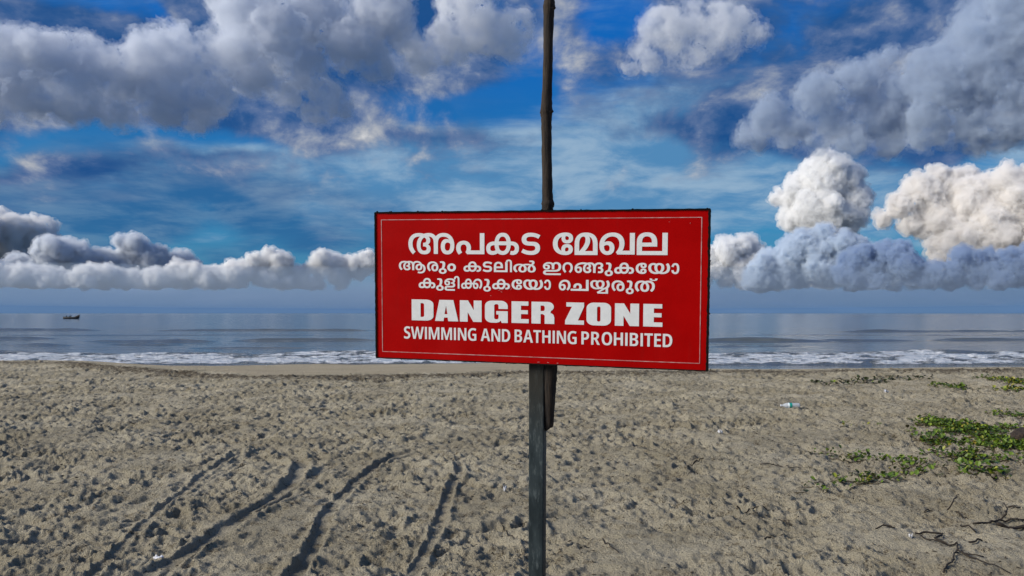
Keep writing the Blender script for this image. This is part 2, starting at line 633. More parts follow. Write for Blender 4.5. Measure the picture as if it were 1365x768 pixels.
for py_, x0, x1, h, fr, bk in swells:
    yc = sea_dist(py_) + fr + 1.1 * fbm(SX * 0.05, SX * 0 + py_, 3, 300) + 0.35 * fbm(SX * 0.4, SX * 0 + py_, 2, 310)
    t = SY - yc
    env = sstep(x0 - 25, x0 + 45, PXG) * (1 - sstep(x1 - 45, x1 + 25, PXG))
    env = env * np.clip(0.85 + 0.4 * fbm(SX * 0.22, SX * 0 + 3 * py_, 3, 320), 0.2, 1.3)
    H = H + 0.62 * h * env * np.where(t < 0, np.exp(-(t / (0.5 * fr)) ** 2), np.exp(-(t / (0.28 * bk)) ** 2))
# broken white water running in
wob = 0.5 * fbm(SX * 0.10, SY * 0 + 1.0, 3, 401) + 0.3 * fbm(SX * 0.5, SY * 0 + 2.0, 3, 402)
yb = SY - wob
lump = fbm(SX * 0.8, SY * 1.5, 4, 411, 0.62)
lump2 = fbm(SX * 0.35, SY * 0.9, 3, 421)
core = sstep(29.6, 29.9, yb) * (1 - sstep(34.6, 36.2, yb))
H = H + core * (0.06 + 0.09 * np.abs(lump) + 0.08 * lump2)
for yc, h, fr, bk in ((30.6, 0.14, 0.35, 1.4), (33.0, 0.16, 0.4, 1.4), (35.2, 0.22, 0.45, 1.4)):
    t = yb - yc - 0.4 * lump2
    e = np.clip(0.75 + 1.0 * fbm(SX * 0.16 + yc, SY * 0 + yc, 3, 431), 0.15, 1.4)
    H = H + h * e * np.where(t < 0, np.exp(-(t / fr) ** 2), np.exp(-(t / bk) ** 2))
foam = core * np.clip(0.86 + 0.9 * lump + 0.45 * lump2, 0, 1)
foam = np.maximum(foam, 0.5 * sstep(28.7, 29.0, yb) * (1 - sstep(29.2, 30.0, yb)) * np.clip(0.4 + 1.5 * lump, 0, 1))
crestcap = np.exp(-((yb - 35.6) / 0.35) ** 2) * np.clip(0.2 + 1.6 * fbm(SX * 0.5, SY * 0, 3, 441), 0, 1)
foam = np.maximum(foam * (1 - 0.8 * np.exp(-((yb - 34.7) / 0.35) ** 2) * sstep(-0.05, 0.25, fbm(SX * 0.3, SY * 0 + 9, 3, 451))), crestcap)
edge = sstep(20.5, 29.0, SY)
SZ = SEA - 0.02 + H
me = grid_mesh('sea', np.stack([SX, SY, SZ], -1))
attr(me, 'foam', foam)
m, b, out = material('sea_water')
p = pos()
fm = getattr_node('foam')
fn = noise(vmath('MULTIPLY', p, (0.45, 1.2, 1.0)), 5.0, 5, 0.7)
fmask = step(fm + (fn - 0.5) * 1.7, 0.34, 0.78)
b.inputs['IOR'].default_value = 1.333
X.put(b.inputs['Base Color'], mix(fmask, (0.09, 0.105, 0.11), mix(step(fn, 0.36, 0.62), (0.46, 0.54, 0.62), (0.9, 0.91, 0.93))))
X.put(b.inputs['Roughness'], 0.09 + fmask * 0.5)
near = noise(vmath('MULTIPLY', p, (0.30, 2.0, 1.0)), 1.1, 4, 0.6)
far = noise(vmath('MULTIPLY', p, (0.03, 0.36, 1.0)), 1.0, 4, 0.58)
bump(b, near * 0.045 + far * 0.22 + fmask * fn * 0.35, 1.0, 1.0)
sea = obj('sea_water', me, m)
tag(sea, 'grey blue sea with low swells and white foam running in', 'sea', kind='structure')


# ------------------------------------------------------------------ cumulus clouds


def hash3(ix, iy, iz, seed):
    h = (ix * 374761393 + iy * 668265263 + iz * 2147483647 + seed * 1274126177) & 0xffffffff
    h = ((h ^ (h >> 13)) * 1274126177) & 0xffffffff
    h = ((h ^ (h >> 15)) * 2246822519) & 0xffffffff
    return h ^ (h >> 16)


def worley(Pn, seed):
    """distance to the nearest jittered lattice point"""
    I = np.floor(Pn).astype(np.int64)
    F = Pn - I
    best = np.full(len(Pn), 9.0)
    for i in (-1, 0, 1):
        for j in (-1, 0, 1):
            for k in (-1, 0, 1):
                h = hash3(I[:, 0] + i, I[:, 1] + j, I[:, 2] + k, seed)
                d = ((i + (h & 1023) / 1023.0 - F[:, 0]) ** 2 + (j + ((h >> 10) & 1023) / 1023.0 - F[:, 1]) ** 2
                     + (k + ((h >> 20) & 1023) / 1023.0 - F[:, 2]) ** 2)
                best = np.minimum(best, d)
    return np.sqrt(best)


def vnormals(me):
    n = np.empty(len(me.vertices) * 3, np.float32)
    me.vertices.foreach_get('normal', n) if False else me.vertex_normals.foreach_get('vector', n)
    return n.reshape(-1, 3)


def cloud_material(name, color, dens, frayed=0.0, cut=0.36):
    """water vapour: an even, bright scattering volume inside the cloud's skin"""
    m, b, out = material(name)
    X.tree.nodes.remove(b)
    v = X.node('ShaderNodeVolumePrincipled')
    v.inputs['Color'].default_value = tuple(color) + (1,)
    if frayed:
        o = objco()
        X.put(v.inputs['Density'], step(noise(o, 1.0 / frayed, 5, 0.62), cut, cut + 0.26, 0.0, dens * 2.0))
    else:
        v.inputs['Density'].default_value = dens
    v.inputs['Anisotropy'].default_value = 0.0
    X.tree.links.new(v.outputs[0], out.inputs['Volume'])
    m.cycles.homogeneous_volume = not frayed
    m.cycles.volume_step_rate = 0.9
    return m


scene.cycles.volume_bounces = 8
scene.cycles.max_bounces = 10
scene.cycles.transparent_max_bounces = 32


def tri_mesh(name, V, F):
    me = bpy.data.meshes.new(name)
    me.vertices.add(len(V)); me.vertices.foreach_set('co', V.astype(np.float32).reshape(-1))
    me.loops.add(F.size); me.loops.foreach_set('vertex_index', F.astype(np.int32).reshape(-1))
    me.polygons.add(len(F)); me.polygons.foreach_set('loop_start', np.arange(0, F.size, 3, dtype=np.int32))
    me.polygons.foreach_set('loop_total', np.full(len(F), 3, np.int32))
    me.update(calc_edges=True)
    return me


bm = bmesh.new(); bmesh.ops.create_icosphere(bm, subdivisions=2, radius=1.0)
ICO_V = np.array([v.co[:] for v in bm.verts]); ICO_F = np.array([[v.index for v in f.verts] for f in bm.faces]); bm.free()


def cumulus(label, blobs_px, dist, base_py, color, seed, vox=1.75, fade=14.0, deep=1.0, small=1.0, mfp=4.0, group='cumulus clouds low over the sea'):
    rnd = random.Random(seed)
    xs = [q[0] for q in blobs_px]
    cxp = (min(xs) + max(xs)) / 2
    a0, e0 = azel(cxp, base_py)
    sph = []
    for px_, py_, r_ in blobs_px:
        a, e = azel(px_, py_)
        c = Vector(((a - a0) * FOC, rnd.uniform(-0.5, 0.9) * r_ * deep, (e - e0) * FOC))
        sph.append((c, r_ * 1.03))
        if r_ < 9:
            continue
        for k in range(8):                               # bulges on the flank of each tower
            th, ph = rnd.uniform(0, 2 * math.pi), rnd.uniform(-0.2, 1.3)
            dv = Vector((math.cos(th) * math.cos(ph), -abs(math.sin(th)) * math.cos(ph), math.sin(ph)))
            sph.append((c + dv * r_ * 0.66, r_ * rnd.uniform(0.26, 0.55)))
    vs_ = np.concatenate([ICO_V * r_ + np.array(c) for c, r_ in sph])
    fs_ = np.concatenate([ICO_F + i * len(ICO_V) for i in range(len(sph))])
    tmp = tri_mesh('tmp', vs_, fs_)
    to = bpy.data.objects.new('tmp', tmp); COL.objects.link(to)
    md = to.modifiers.new('r', 'REMESH'); md.mode = 'VOXEL'; md.voxel_size = vox
    dg = bpy.context.evaluated_depsgraph_get()
    me = bpy.data.meshes.new_from_object(to.evaluated_get(dg))
    bpy.data.objects.remove(to, do_unlink=True); bpy.data.meshes.remove(tmp)
    V = np.empty(len(me.vertices) * 3, np.float32)
    me.vertices.foreach_get('co', V); V = V.reshape(-1, 3).astype(np.float64)
    for sc, amp in ((26.0, 0.42), (12.0, 0.42), (6.0, 0.34), (3.2, 0.26)):
        sc = sc * small
        nn = vnormals(me)
        wv = V / sc
        wv = wv + 0.35 * np.stack([pnoise(wv[:, 0] * 0.8 + 5, wv[:, 2] * 0.8, seed), pnoise(wv[:, 1] * 0.8, wv[:, 2] * 0.8 + 9, seed + 1), pnoise(wv[:, 0] * 0.8, wv[:, 1] * 0.8 - 4, seed + 2)], 1)
        w = worley(wv + 40.0, seed + int(sc * 10))
        k_ = 0.55 + 0.9 * np.clip(0.5 + pnoise(V[:, 0] / (sc * 3.2) + 3, V[:, 2] / (sc * 3.2) + V[:, 1] / (sc * 5), seed + 7), 0, 1)
        V = V + nn * ((0.60 - np.clip(w, 0, 1.0)) * sc * amp * k_)[:, None]
        me.vertices.foreach_set('co', V.astype(np.float32).reshape(-1)); me.update()
    k = dist / FOC
    root = empty('cumulus_cloud', (math.sin(a0) * dist, math.cos(a0) * dist, EYE + math.tan(e0) * dist), (0, 0, -a0))
    tag(root, label, 'cloud', group)
    nn = vnormals(me)
    ragged = fbm(V[:, 0] / 5.0 + V[:, 1] / 7.0, V[:, 2] / 5.0 - V[:, 1] / 6.0, 4, seed + 31, 0.6)
    for name, off, mf, fr in (('core', (-1.6 + 2.0 * ragged) * small, mfp, 16.0 * small), ('fringe', (1.6 + 4.0 * ragged) * small, mfp * 3.2, 7.0 * small)):
        W = V + nn * off[:, None]
        W[:, 2] = np.maximum(W[:, 2], -1.0 + 7.0 * fbm(W[:, 0] / 22.0, W[:, 1] / 22.0, 3, seed + 60))
        mm = me.copy(); mm.name = name
        mm.vertices.foreach_set('co', (W * k).astype(np.float32).reshape(-1))
        mm.polygons.foreach_set('use_smooth', np.ones(len(mm.polygons), bool)); mm.update()
        obj(name, mm, cloud_material('cloud_vapour', color, 1.0 / (mf * k), fr * k, 0.36 if small < 1.2 else 0.40), root)
    bpy.data.meshes.remove(me)
    return root


def heap(profile, n, seed, base_py, rmin=6.0, rmax=17.0):
    """random billows filling the space under a cloud's skyline (photo columns and rows)"""
    rnd = random.Random(seed)
    xs = [p_[0] for p_ in profile]; ts = [p_[1] for p_ in profile]
    out = []
    for k in range(n):
        x = rnd.uniform(xs[0], xs[-1])
        top = float(np.interp(x, xs, ts))
        hgt = base_py - top
        r_ = min(rnd.uniform(rmin, rmax), hgt * 0.62)
        r_ = max(r_, 4.0)
        f_ = rnd.random() ** 0.6
        y = base_py - r_ * 0.5 - f_ * max(0.0, hgt - r_ * 1.5)
        out.append((x, y, r_))
    return out


WHITE, WARM, SHADE_BLUE, GREY = (0.998, 0.998, 0.998), (0.995, 0.978, 0.962), (0.52, 0.63, 0.79), (0.88, 0.905, 0.94)
cumulus('brilliant white cumulus tower, the brightest cloud in the sky',
        [(1100, 238, 30), (1072, 252, 24), (1122, 258, 28), (1054, 266, 16), (1095, 282, 32), (1130, 284, 22), (1116, 222, 17), (1090, 225, 18), (1136, 234, 16), (1150, 255, 12), (1040, 262, 11), (1062, 292, 18), (1105, 308, 26), (1048, 285, 9), (1150, 268, 9), (1085, 330, 26), (1120, 330, 24), (1100, 352, 30)],
        17000, 384, WHITE, 1)
cumulus('big pinkish grey cumulus reaching the right edge of the view',
        [(1250, 232, 15), (1278, 256, 30), (1232, 260, 22), (1308, 275, 32), (1344, 236, 14), (1362, 262, 26), (1202, 274, 16), (1178, 287, 10), (1250, 292, 28), (1290, 312, 30), (1330, 306, 28), (1385, 240, 22), (1310, 245, 12),
         (1352, 290, 30), (1405, 285, 40), (1222, 296, 16), (1270, 338, 24), (1320, 345, 26), (1370, 330, 30), (1420, 330, 40), (1460, 320, 40)],
        20000, 384, WARM, 2)
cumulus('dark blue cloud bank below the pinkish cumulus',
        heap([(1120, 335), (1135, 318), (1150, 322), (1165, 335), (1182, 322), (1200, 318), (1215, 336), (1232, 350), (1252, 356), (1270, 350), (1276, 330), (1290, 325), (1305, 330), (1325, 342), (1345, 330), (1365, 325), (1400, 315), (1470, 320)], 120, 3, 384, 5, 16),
        11000, 384, SHADE_BLUE, 3, mfp=4.0)  # this bank stands in shade; the shade is put into its dark albedo
cumulus('blue grey cumulus directly beneath the brilliant white tower',
        heap([(1010, 350), (1030, 328), (1050, 312), (1075, 304), (1095, 300), (1120, 304), (1145, 318), (1170, 334), (1190, 350)], 85, 4, 384, 7, 20),
        12500, 384, (0.78, 0.85, 0.93), 4, mfp=4.0)
cumulus('pale cumulus just right of the warning sign',
        heap([(905, 352), (940, 340), (955, 318), (968, 312), (985, 306), (1003, 308), (1015, 325), (1022, 338), (1040, 352)], 55, 5, 384, 7, 18),
        13500, 384, (0.985, 0.987, 0.99), 5)
cumulus('long row of puffy cream cumulus left of the warning sign',
        heap([(-90, 346), (-40, 350), (0, 350), (40, 352), (70, 358), (100, 352), (128, 350), (150, 354), (185, 362), (202, 358), (218, 350), (235, 341), (250, 343), (264, 350), (290, 356), (306, 350), (322, 340), (345, 334), (362, 332), (376, 328),
              (388, 340), (400, 352), (412, 356), (424, 338), (440, 328), (456, 332), (470, 338), (484, 326), (500, 321), (540, 330), (600, 326), (660, 336), (720, 330), (780, 336), (840, 336), (900, 346), (930, 356)], 330, 6, 384, 5, 16),
        11500, 384, (0.994, 0.99, 0.984), 6, vox=1.6, small=0.85)
cumulus('slate grey cumulus heap behind the cream cumulus row',
        heap([(-110, 330), (-50, 335), (0, 344), (30, 340), (55, 330), (68, 316), (82, 311), (100, 318), (120, 334), (140, 332), (155, 316), (170, 306), (190, 307), (206, 314), (222, 328), (242, 334), (262, 350)], 110, 7, 384, 6, 17),
        13500, 384, GREY, 7, small=0.85)
cumulus('pale sunlit cloud at the far left edge above the slate heap',
        [(22, 316, 24), (55, 306, 16), (62, 322, 16), (-15, 312, 32), (-70, 312, 40), (30, 340, 26), (60, 345, 24), (-30, 350, 30)],
        21000, 384, (0.997, 0.99, 0.98), 8)

# broken cloud overhead, nearer and larger
NEAR = 'broken grey clouds overhead'
cumulus('widest grey white cloud mass across the upper left sky',
        [(15, 62, 34), (66, 70, 32), (30, 40, 18), (40, 118, 26), (100, 128, 30), (150, 92, 36), (200, 74, 34), (222, 128, 30), (262, 140, 24), (290, 124, 20), (160, 144, 22), (252, 88, 30), (306, 60, 38), (345, 92, 26), (365, 24, 38), (410, 66, 34),
         (440, 122, 22), (424, 140, 16), (470, 34, 36), (510, 60, 24), (-40, 96, 44), (-50, 40, 36), (330, -24, 44), (420, -34, 54), (510, -24, 44), (462, 134, 14), (120, 56, 26), (232, 40, 26), (388, 112, 16)],
        6500, 300, (0.885, 0.91, 0.955), 41, vox=3.0, small=1.7, mfp=17.0, group=NEAR)
cumulus('pale cloud just left of the wooden pole top', [(560, 62, 24), (600, 36, 32), (645, 22, 34), (680, 40, 22), (540, 40, 22), (620, -20, 40), (690, 0, 26)],
        7000, 300, (0.95, 0.958, 0.975), 42, vox=2.4, small=1.4, mfp=26.0, group=NEAR)
cumulus('small pale cloud right of the wooden pole top', [(880, 22, 26), (915, 8, 30), (945, 40, 26), (905, 52, 18), (868, 70, 14), (965, 14, 26), (925, 68, 16), (990, 8, 22), (850, 52, 14), (1010, 34, 14), (840, 78, 10), (975, 56, 12)],
        7000, 300, (0.95, 0.958, 0.975), 43, vox=2.4, small=1.5, mfp=34.0, group=NEAR)
cumulus('broad slate cloud slanting up across the upper right sky',
        [(985, 182, 12), (1004, 166, 20), (1026, 146, 24), (1056, 160, 24), (1090, 122, 28), (1106, 152, 26), (1140, 100, 26), (1168, 72, 16), (1184, 60, 10), (1160, 146, 32), (1205, 128, 40), (1262, 100, 46), (1240, 162, 26), (1318, 84, 50), (1300, 156, 32), (1380, 60, 52), (1365, 146, 38),
         (1322, 18, 44), (1400, -10, 60), (1440, 110, 56), (1050, 184, 14), (1090, 184, 14), (1130, 182, 16), (1190, 176, 18), (1340, 178, 20)],
        6500, 300, (0.62, 0.70, 0.81), 44, vox=3.0, small=1.7, mfp=17.0, group=NEAR)

# low sea mist that veils the cloud bases
k = 9000 / FOC
n_, m_ = 96, 48
V = []
for i in range(n_ + 1):
    a = -R(60) + R(120) * i / n_
    tap = math.sin(math.pi * min(1.0, max(0.0, i / n_))) ** 0.25 + 0.02
    for j in range(m_):
        t = 2 * math.pi * j / m_
        rr = 9000 + 700 * math.cos(t) * tap
        V.append((math.sin(a) * rr, math.cos(a) * rr, 33 * k + 27 * k * math.sin(t) * tap))
F = [(i * m_ + j, i * m_ + (j + 1) % m_, (i + 1) * m_ + (j + 1) % m_, (i + 1) * m_ + j) for i in range(n_) for j in range(m_)] + [tuple(range(m_))[::-1], tuple(range(n_ * m_, (n_ + 1) * m_))]
me = mesh('sea_mist', V, F)
bm = bmesh.new(); bm.from_mesh(me); bmesh.ops.recalc_face_normals(bm, faces=bm.faces); bm.to_mesh(me); bm.free()
o = obj('sea_mist', me, cloud_material('mist', (0.56, 0.67, 0.80), 1.0 / 2000.0))
tag(o, 'low blue grey mist between the sea horizon and the cumulus bases', 'mist', kind='stuff')


# ------------------------------------------------------------------ warning sign
W_, H_ = 1.22, 0.5498
BR = Matrix(((0.970532988, 0.240966945, 0.000806595), (-0.239886193, 0.966486126, -0.0914285694), (-0.0228108259, 0.0885409517, 0.995811310))).to_4x4()
BM = Matrix.Translation((0.0763203, 2.65336689, 1.64097419)) @ BR       # board frame: x along, y back, z up
down = BR.to_3x3() @ Vector((0, 0, -1))
foot = BM @ Vector((0.0068, 0.060, 0))
foot = foot + down * (foot.z / -down.z)
foot.z = sand_z(foot.x, foot.y)
sign = empty('warning_sign', foot)
tag(sign, 'red and white danger zone board on a dark metal post', 'sign')
B2S = Matrix.Translation(foot).inverted() @ BM                          # board frame to the sign's own frame

m, b, out = material('red_paint')
o = objco()
n = noise(o, 5.0, 4, 0.6); n2 = noise(o, 160.0, 3, 0.7)
c = mix(step(n, 0.3, 0.7), (0.35, 0.0, 0.0), (0.41, 0.0005, 0.0005))
c = mix(step(n2, 0.66, 0.8) * 0.25, c, (0.20, 0.006, 0.006))
ox, oy, oz = sep(o)
run = noise(vmath('MULTIPLY', o, (1.0, 1.0, 0.06)), 34.0, 4, 0.6)
c = mix(step(run, 0.56, 0.78) * 0.22, c, (0.24, 0.012, 0.010))
c = mix(step(noise(o, 2.2, 3, 0.6), 0.52, 0.75) * 0.25, c, (0.44, 0.012, 0.010))
X.put(b.inputs['Base Color'], c)
X.put(b.inputs['Roughness'], 0.42 + n * 0.2)
b.inputs['Specular IOR Level'].default_value = 0.06
M_RED = m
m, b, out = material('white_vinyl')
o = objco()
X.put(b.inputs['Base Color'], mix(step(noise(o, 40.0, 4, 0.6), 0.3, 0.7), (0.80, 0.80, 0.78), (0.73, 0.73, 0.71)))
b.inputs['Roughness'].default_value = 0.45
M_WHITE = m
m, b, out = material('pink_line')
X.put(b.inputs['Base Color'], mix(step(noise(objco(), 30.0, 3, 0.6), 0.35, 0.65), (0.50, 0.16, 0.15), (0.62, 0.36, 0.34)))
b.inputs['Roughness'].default_value = 0.5
M_LINE = m
m, b, out = material('black_edging')
X.put(b.inputs['Base Color'], mix(noise(objco(), 60.0, 4, 0.6), (0.003, 0.003, 0.003), (0.009, 0.008, 0.007)))
b.inputs['Roughness'].default_value = 0.8
b.inputs['Specular IOR Level'].default_value = 0.1
M_BLACK = m
m, b, out = material('galvanised_steel')
o = objco()
n = noise(vmath('MULTIPLY', o, (1, 1, 0.35)), 9.0, 5, 0.65); n2 = noise(vmath('MULTIPLY', o, (1, 1, 0.25)), 70.0, 4, 0.7); v = voronoi(o, 90.0, out='Color')
c = mix(step(n, 0.32, 0.68), (0.008, 0.014, 0.017), (0.042, 0.056, 0.060))
c = mix(step(n2 + (n - 0.5) * 0.5, 0.52, 0.70) * 0.7, c, (0.10, 0.12, 0.12))
ox, oy, oz = sep(o)
rust = step(oz + (n - 0.5) * 0.5, 1.05, 1.38)
c = mix(rust * 0.7, c, (0.03, 0.021, 0.010))
X.put(b.inputs['Base Color'], c)
b.inputs['Specular IOR Level'].default_value = 0.25
X.put(b.inputs['Roughness'], 0.5 + n2 * 0.25)
bump(b, n2, 0.002, 0.6)
M_STEEL = m


def to_sign(me):
    me.transform(B2S); me.update(); return me


def box_bm(bm, x0, x1, y0, y1, z0, z1, bev=0.0):
    r = bmesh.ops.create_cube(bm, size=1.0, matrix=Matrix.Translation(((x0 + x1) / 2, (y0 + y1) / 2, (z0 + z1) / 2)) @ Matrix.Diagonal((x1 - x0, y1 - y0, z1 - z0, 1)))
    if bev:
        es = list({e for v in r['verts'] for e in v.link_edges})
        bmesh.ops.bevel(bm, geom=es, offset=bev, segments=2, affect='EDGES', profile=0.6)


# the sheet itself, very slightly buckled
nx, nz = 61, 29
gx, gz = np.meshgrid(np.linspace(-W_ / 2 + 0.0015, W_ / 2 - 0.0015, nx), np.linspace(-H_ / 2 + 0.0015, H_ / 2 - 0.0015, nz))
bow = 0.0003 * fbm(gx * 3.1, gz * 3.1, 2, 801)
Vf = np.stack([gx, bow, gz], -1)
pm = grid_mesh('panel', Vf)
panel = obj('panel', to_sign(pm), M_RED, sign)
bm = bmesh.new(); box_bm(bm, -W_ / 2 + 0.004, W_ / 2 - 0.004, 0.004, 0.012, -H_ / 2 + 0.004, H_ / 2 - 0.004)
obj('backing_sheet', to_sign(bmo('backing_sheet', bm)), M_BLACK, sign)
# black edging strips folded round the sheet: uneven, so each side is a wavering band
def edging(ax, at, inner, rnd):
    n = 70
    half = (W_ if ax == 'x' else H_) / 2
    v, f = [], []
    sgn = 1 if at > 0 else -1
    for i in range(n + 1):
        s = -half + 2 * half * i / n
        k = inner * (1 + rnd.uniform(-0.22, 0.22))
        o_ = at + sgn * (0.0022 + rnd.uniform(-0.0007, 0.0007))
        for a_, y_ in ((at - sgn * k, -0.0032), (o_, -0.0036), (o_, 0.0215), (at - sgn * k, 0.0215)):
            v.append((s, y_, a_) if ax == 'x' else (a_, y_, s))
    for i in range(n):
        for k in range(4):
            a, b_ = i * 4 + k, i * 4 + (k + 1) % 4
            f.append((a, b_, b_ + 4, a + 4))
    f.append((3, 2, 1, 0)); f.append((n * 4, n * 4 + 1, n * 4 + 2, n * 4 + 3))
    me_ = mesh('edging', v, f, smooth=False)
    bm_ = bmesh.new(); bm_.from_mesh(me_); bmesh.ops.recalc_face_normals(bm_, faces=bm_.faces); bm_.to_mesh(me_); bm_.free()
    return me_


rnd = random.Random(4)
for ax, at, inner in (('x', H_ / 2, 0.0036), ('x', -H_ / 2, 0.0016), ('z', -W_ / 2, 0.0030), ('z', W_ / 2, 0.0066)):
    obj('edging', to_sign(edging(ax, at, inner, rnd)), M_BLACK, sign)
# rivet heads along the rim
bm = bmesh.new()
bmesh.ops.create_uvsphere(bm, u_segments=10, v_segments=6, radius=0.0036)
rivet = bmo('rivet', bm, True)
spots = [(-0.603, 0.277), (-0.555, 0.277), (-0.547, 0.277), (-0.44, 0.277), (-0.345, 0.277), (0.03, 0.277), (0.17, 0.277), (0.35, 0.277), (0.60, 0.277),
         (-0.612, 0.155), (-0.612, 0.06), (-0.612, -0.02), (-0.612, -0.11), (-0.612, -0.20), (-0.51, -0.277), (-0.37, -0.277), (-0.22, -0.277), (-0.10, -0.277), (0.12, -0.277), (0.42, -0.277), (0.612, 0.10), (0.612, -0.08)]
for x_, z_ in spots:
    r_ = obj('rivet', rivet, M_BLACK, sign)
    r_.matrix_local = B2S @ Matrix.Translation((x_, 0.006 + rnd.uniform(-0.004, 0.004), z_)) @ Matrix.Diagonal((rnd.uniform(0.7, 1.3), 1, rnd.uniform(0.7, 1.2), 1))
# thin printed border
LT = 0.0024
bx0, bx1, bz0, bz1 = -0.5860, 0.5836, -0.2505, 0.2471


def plate(rects, y_=-0.0006, th=0.0003, name='border_line'):
    bm_ = bmesh.new()
    for x0, x1, z0, z1 in rects:
        box_bm(bm_, x0, x1, y_ - th, y_, z0, z1)
    return bmo(name, bm_)


for rc in ((bx0, bx1, bz1 - LT / 2, bz1 + LT / 2), (bx0, bx1, bz0 - LT / 2, bz0 + LT / 2),
           (bx0, bx0 + LT, bz0 + LT / 2, bz1 - LT / 2), (bx1 - LT, bx1, bz0 + LT / 2, bz1 - LT / 2)):
    obj('border_line', to_sign(plate([rc])), M_LINE, panel)

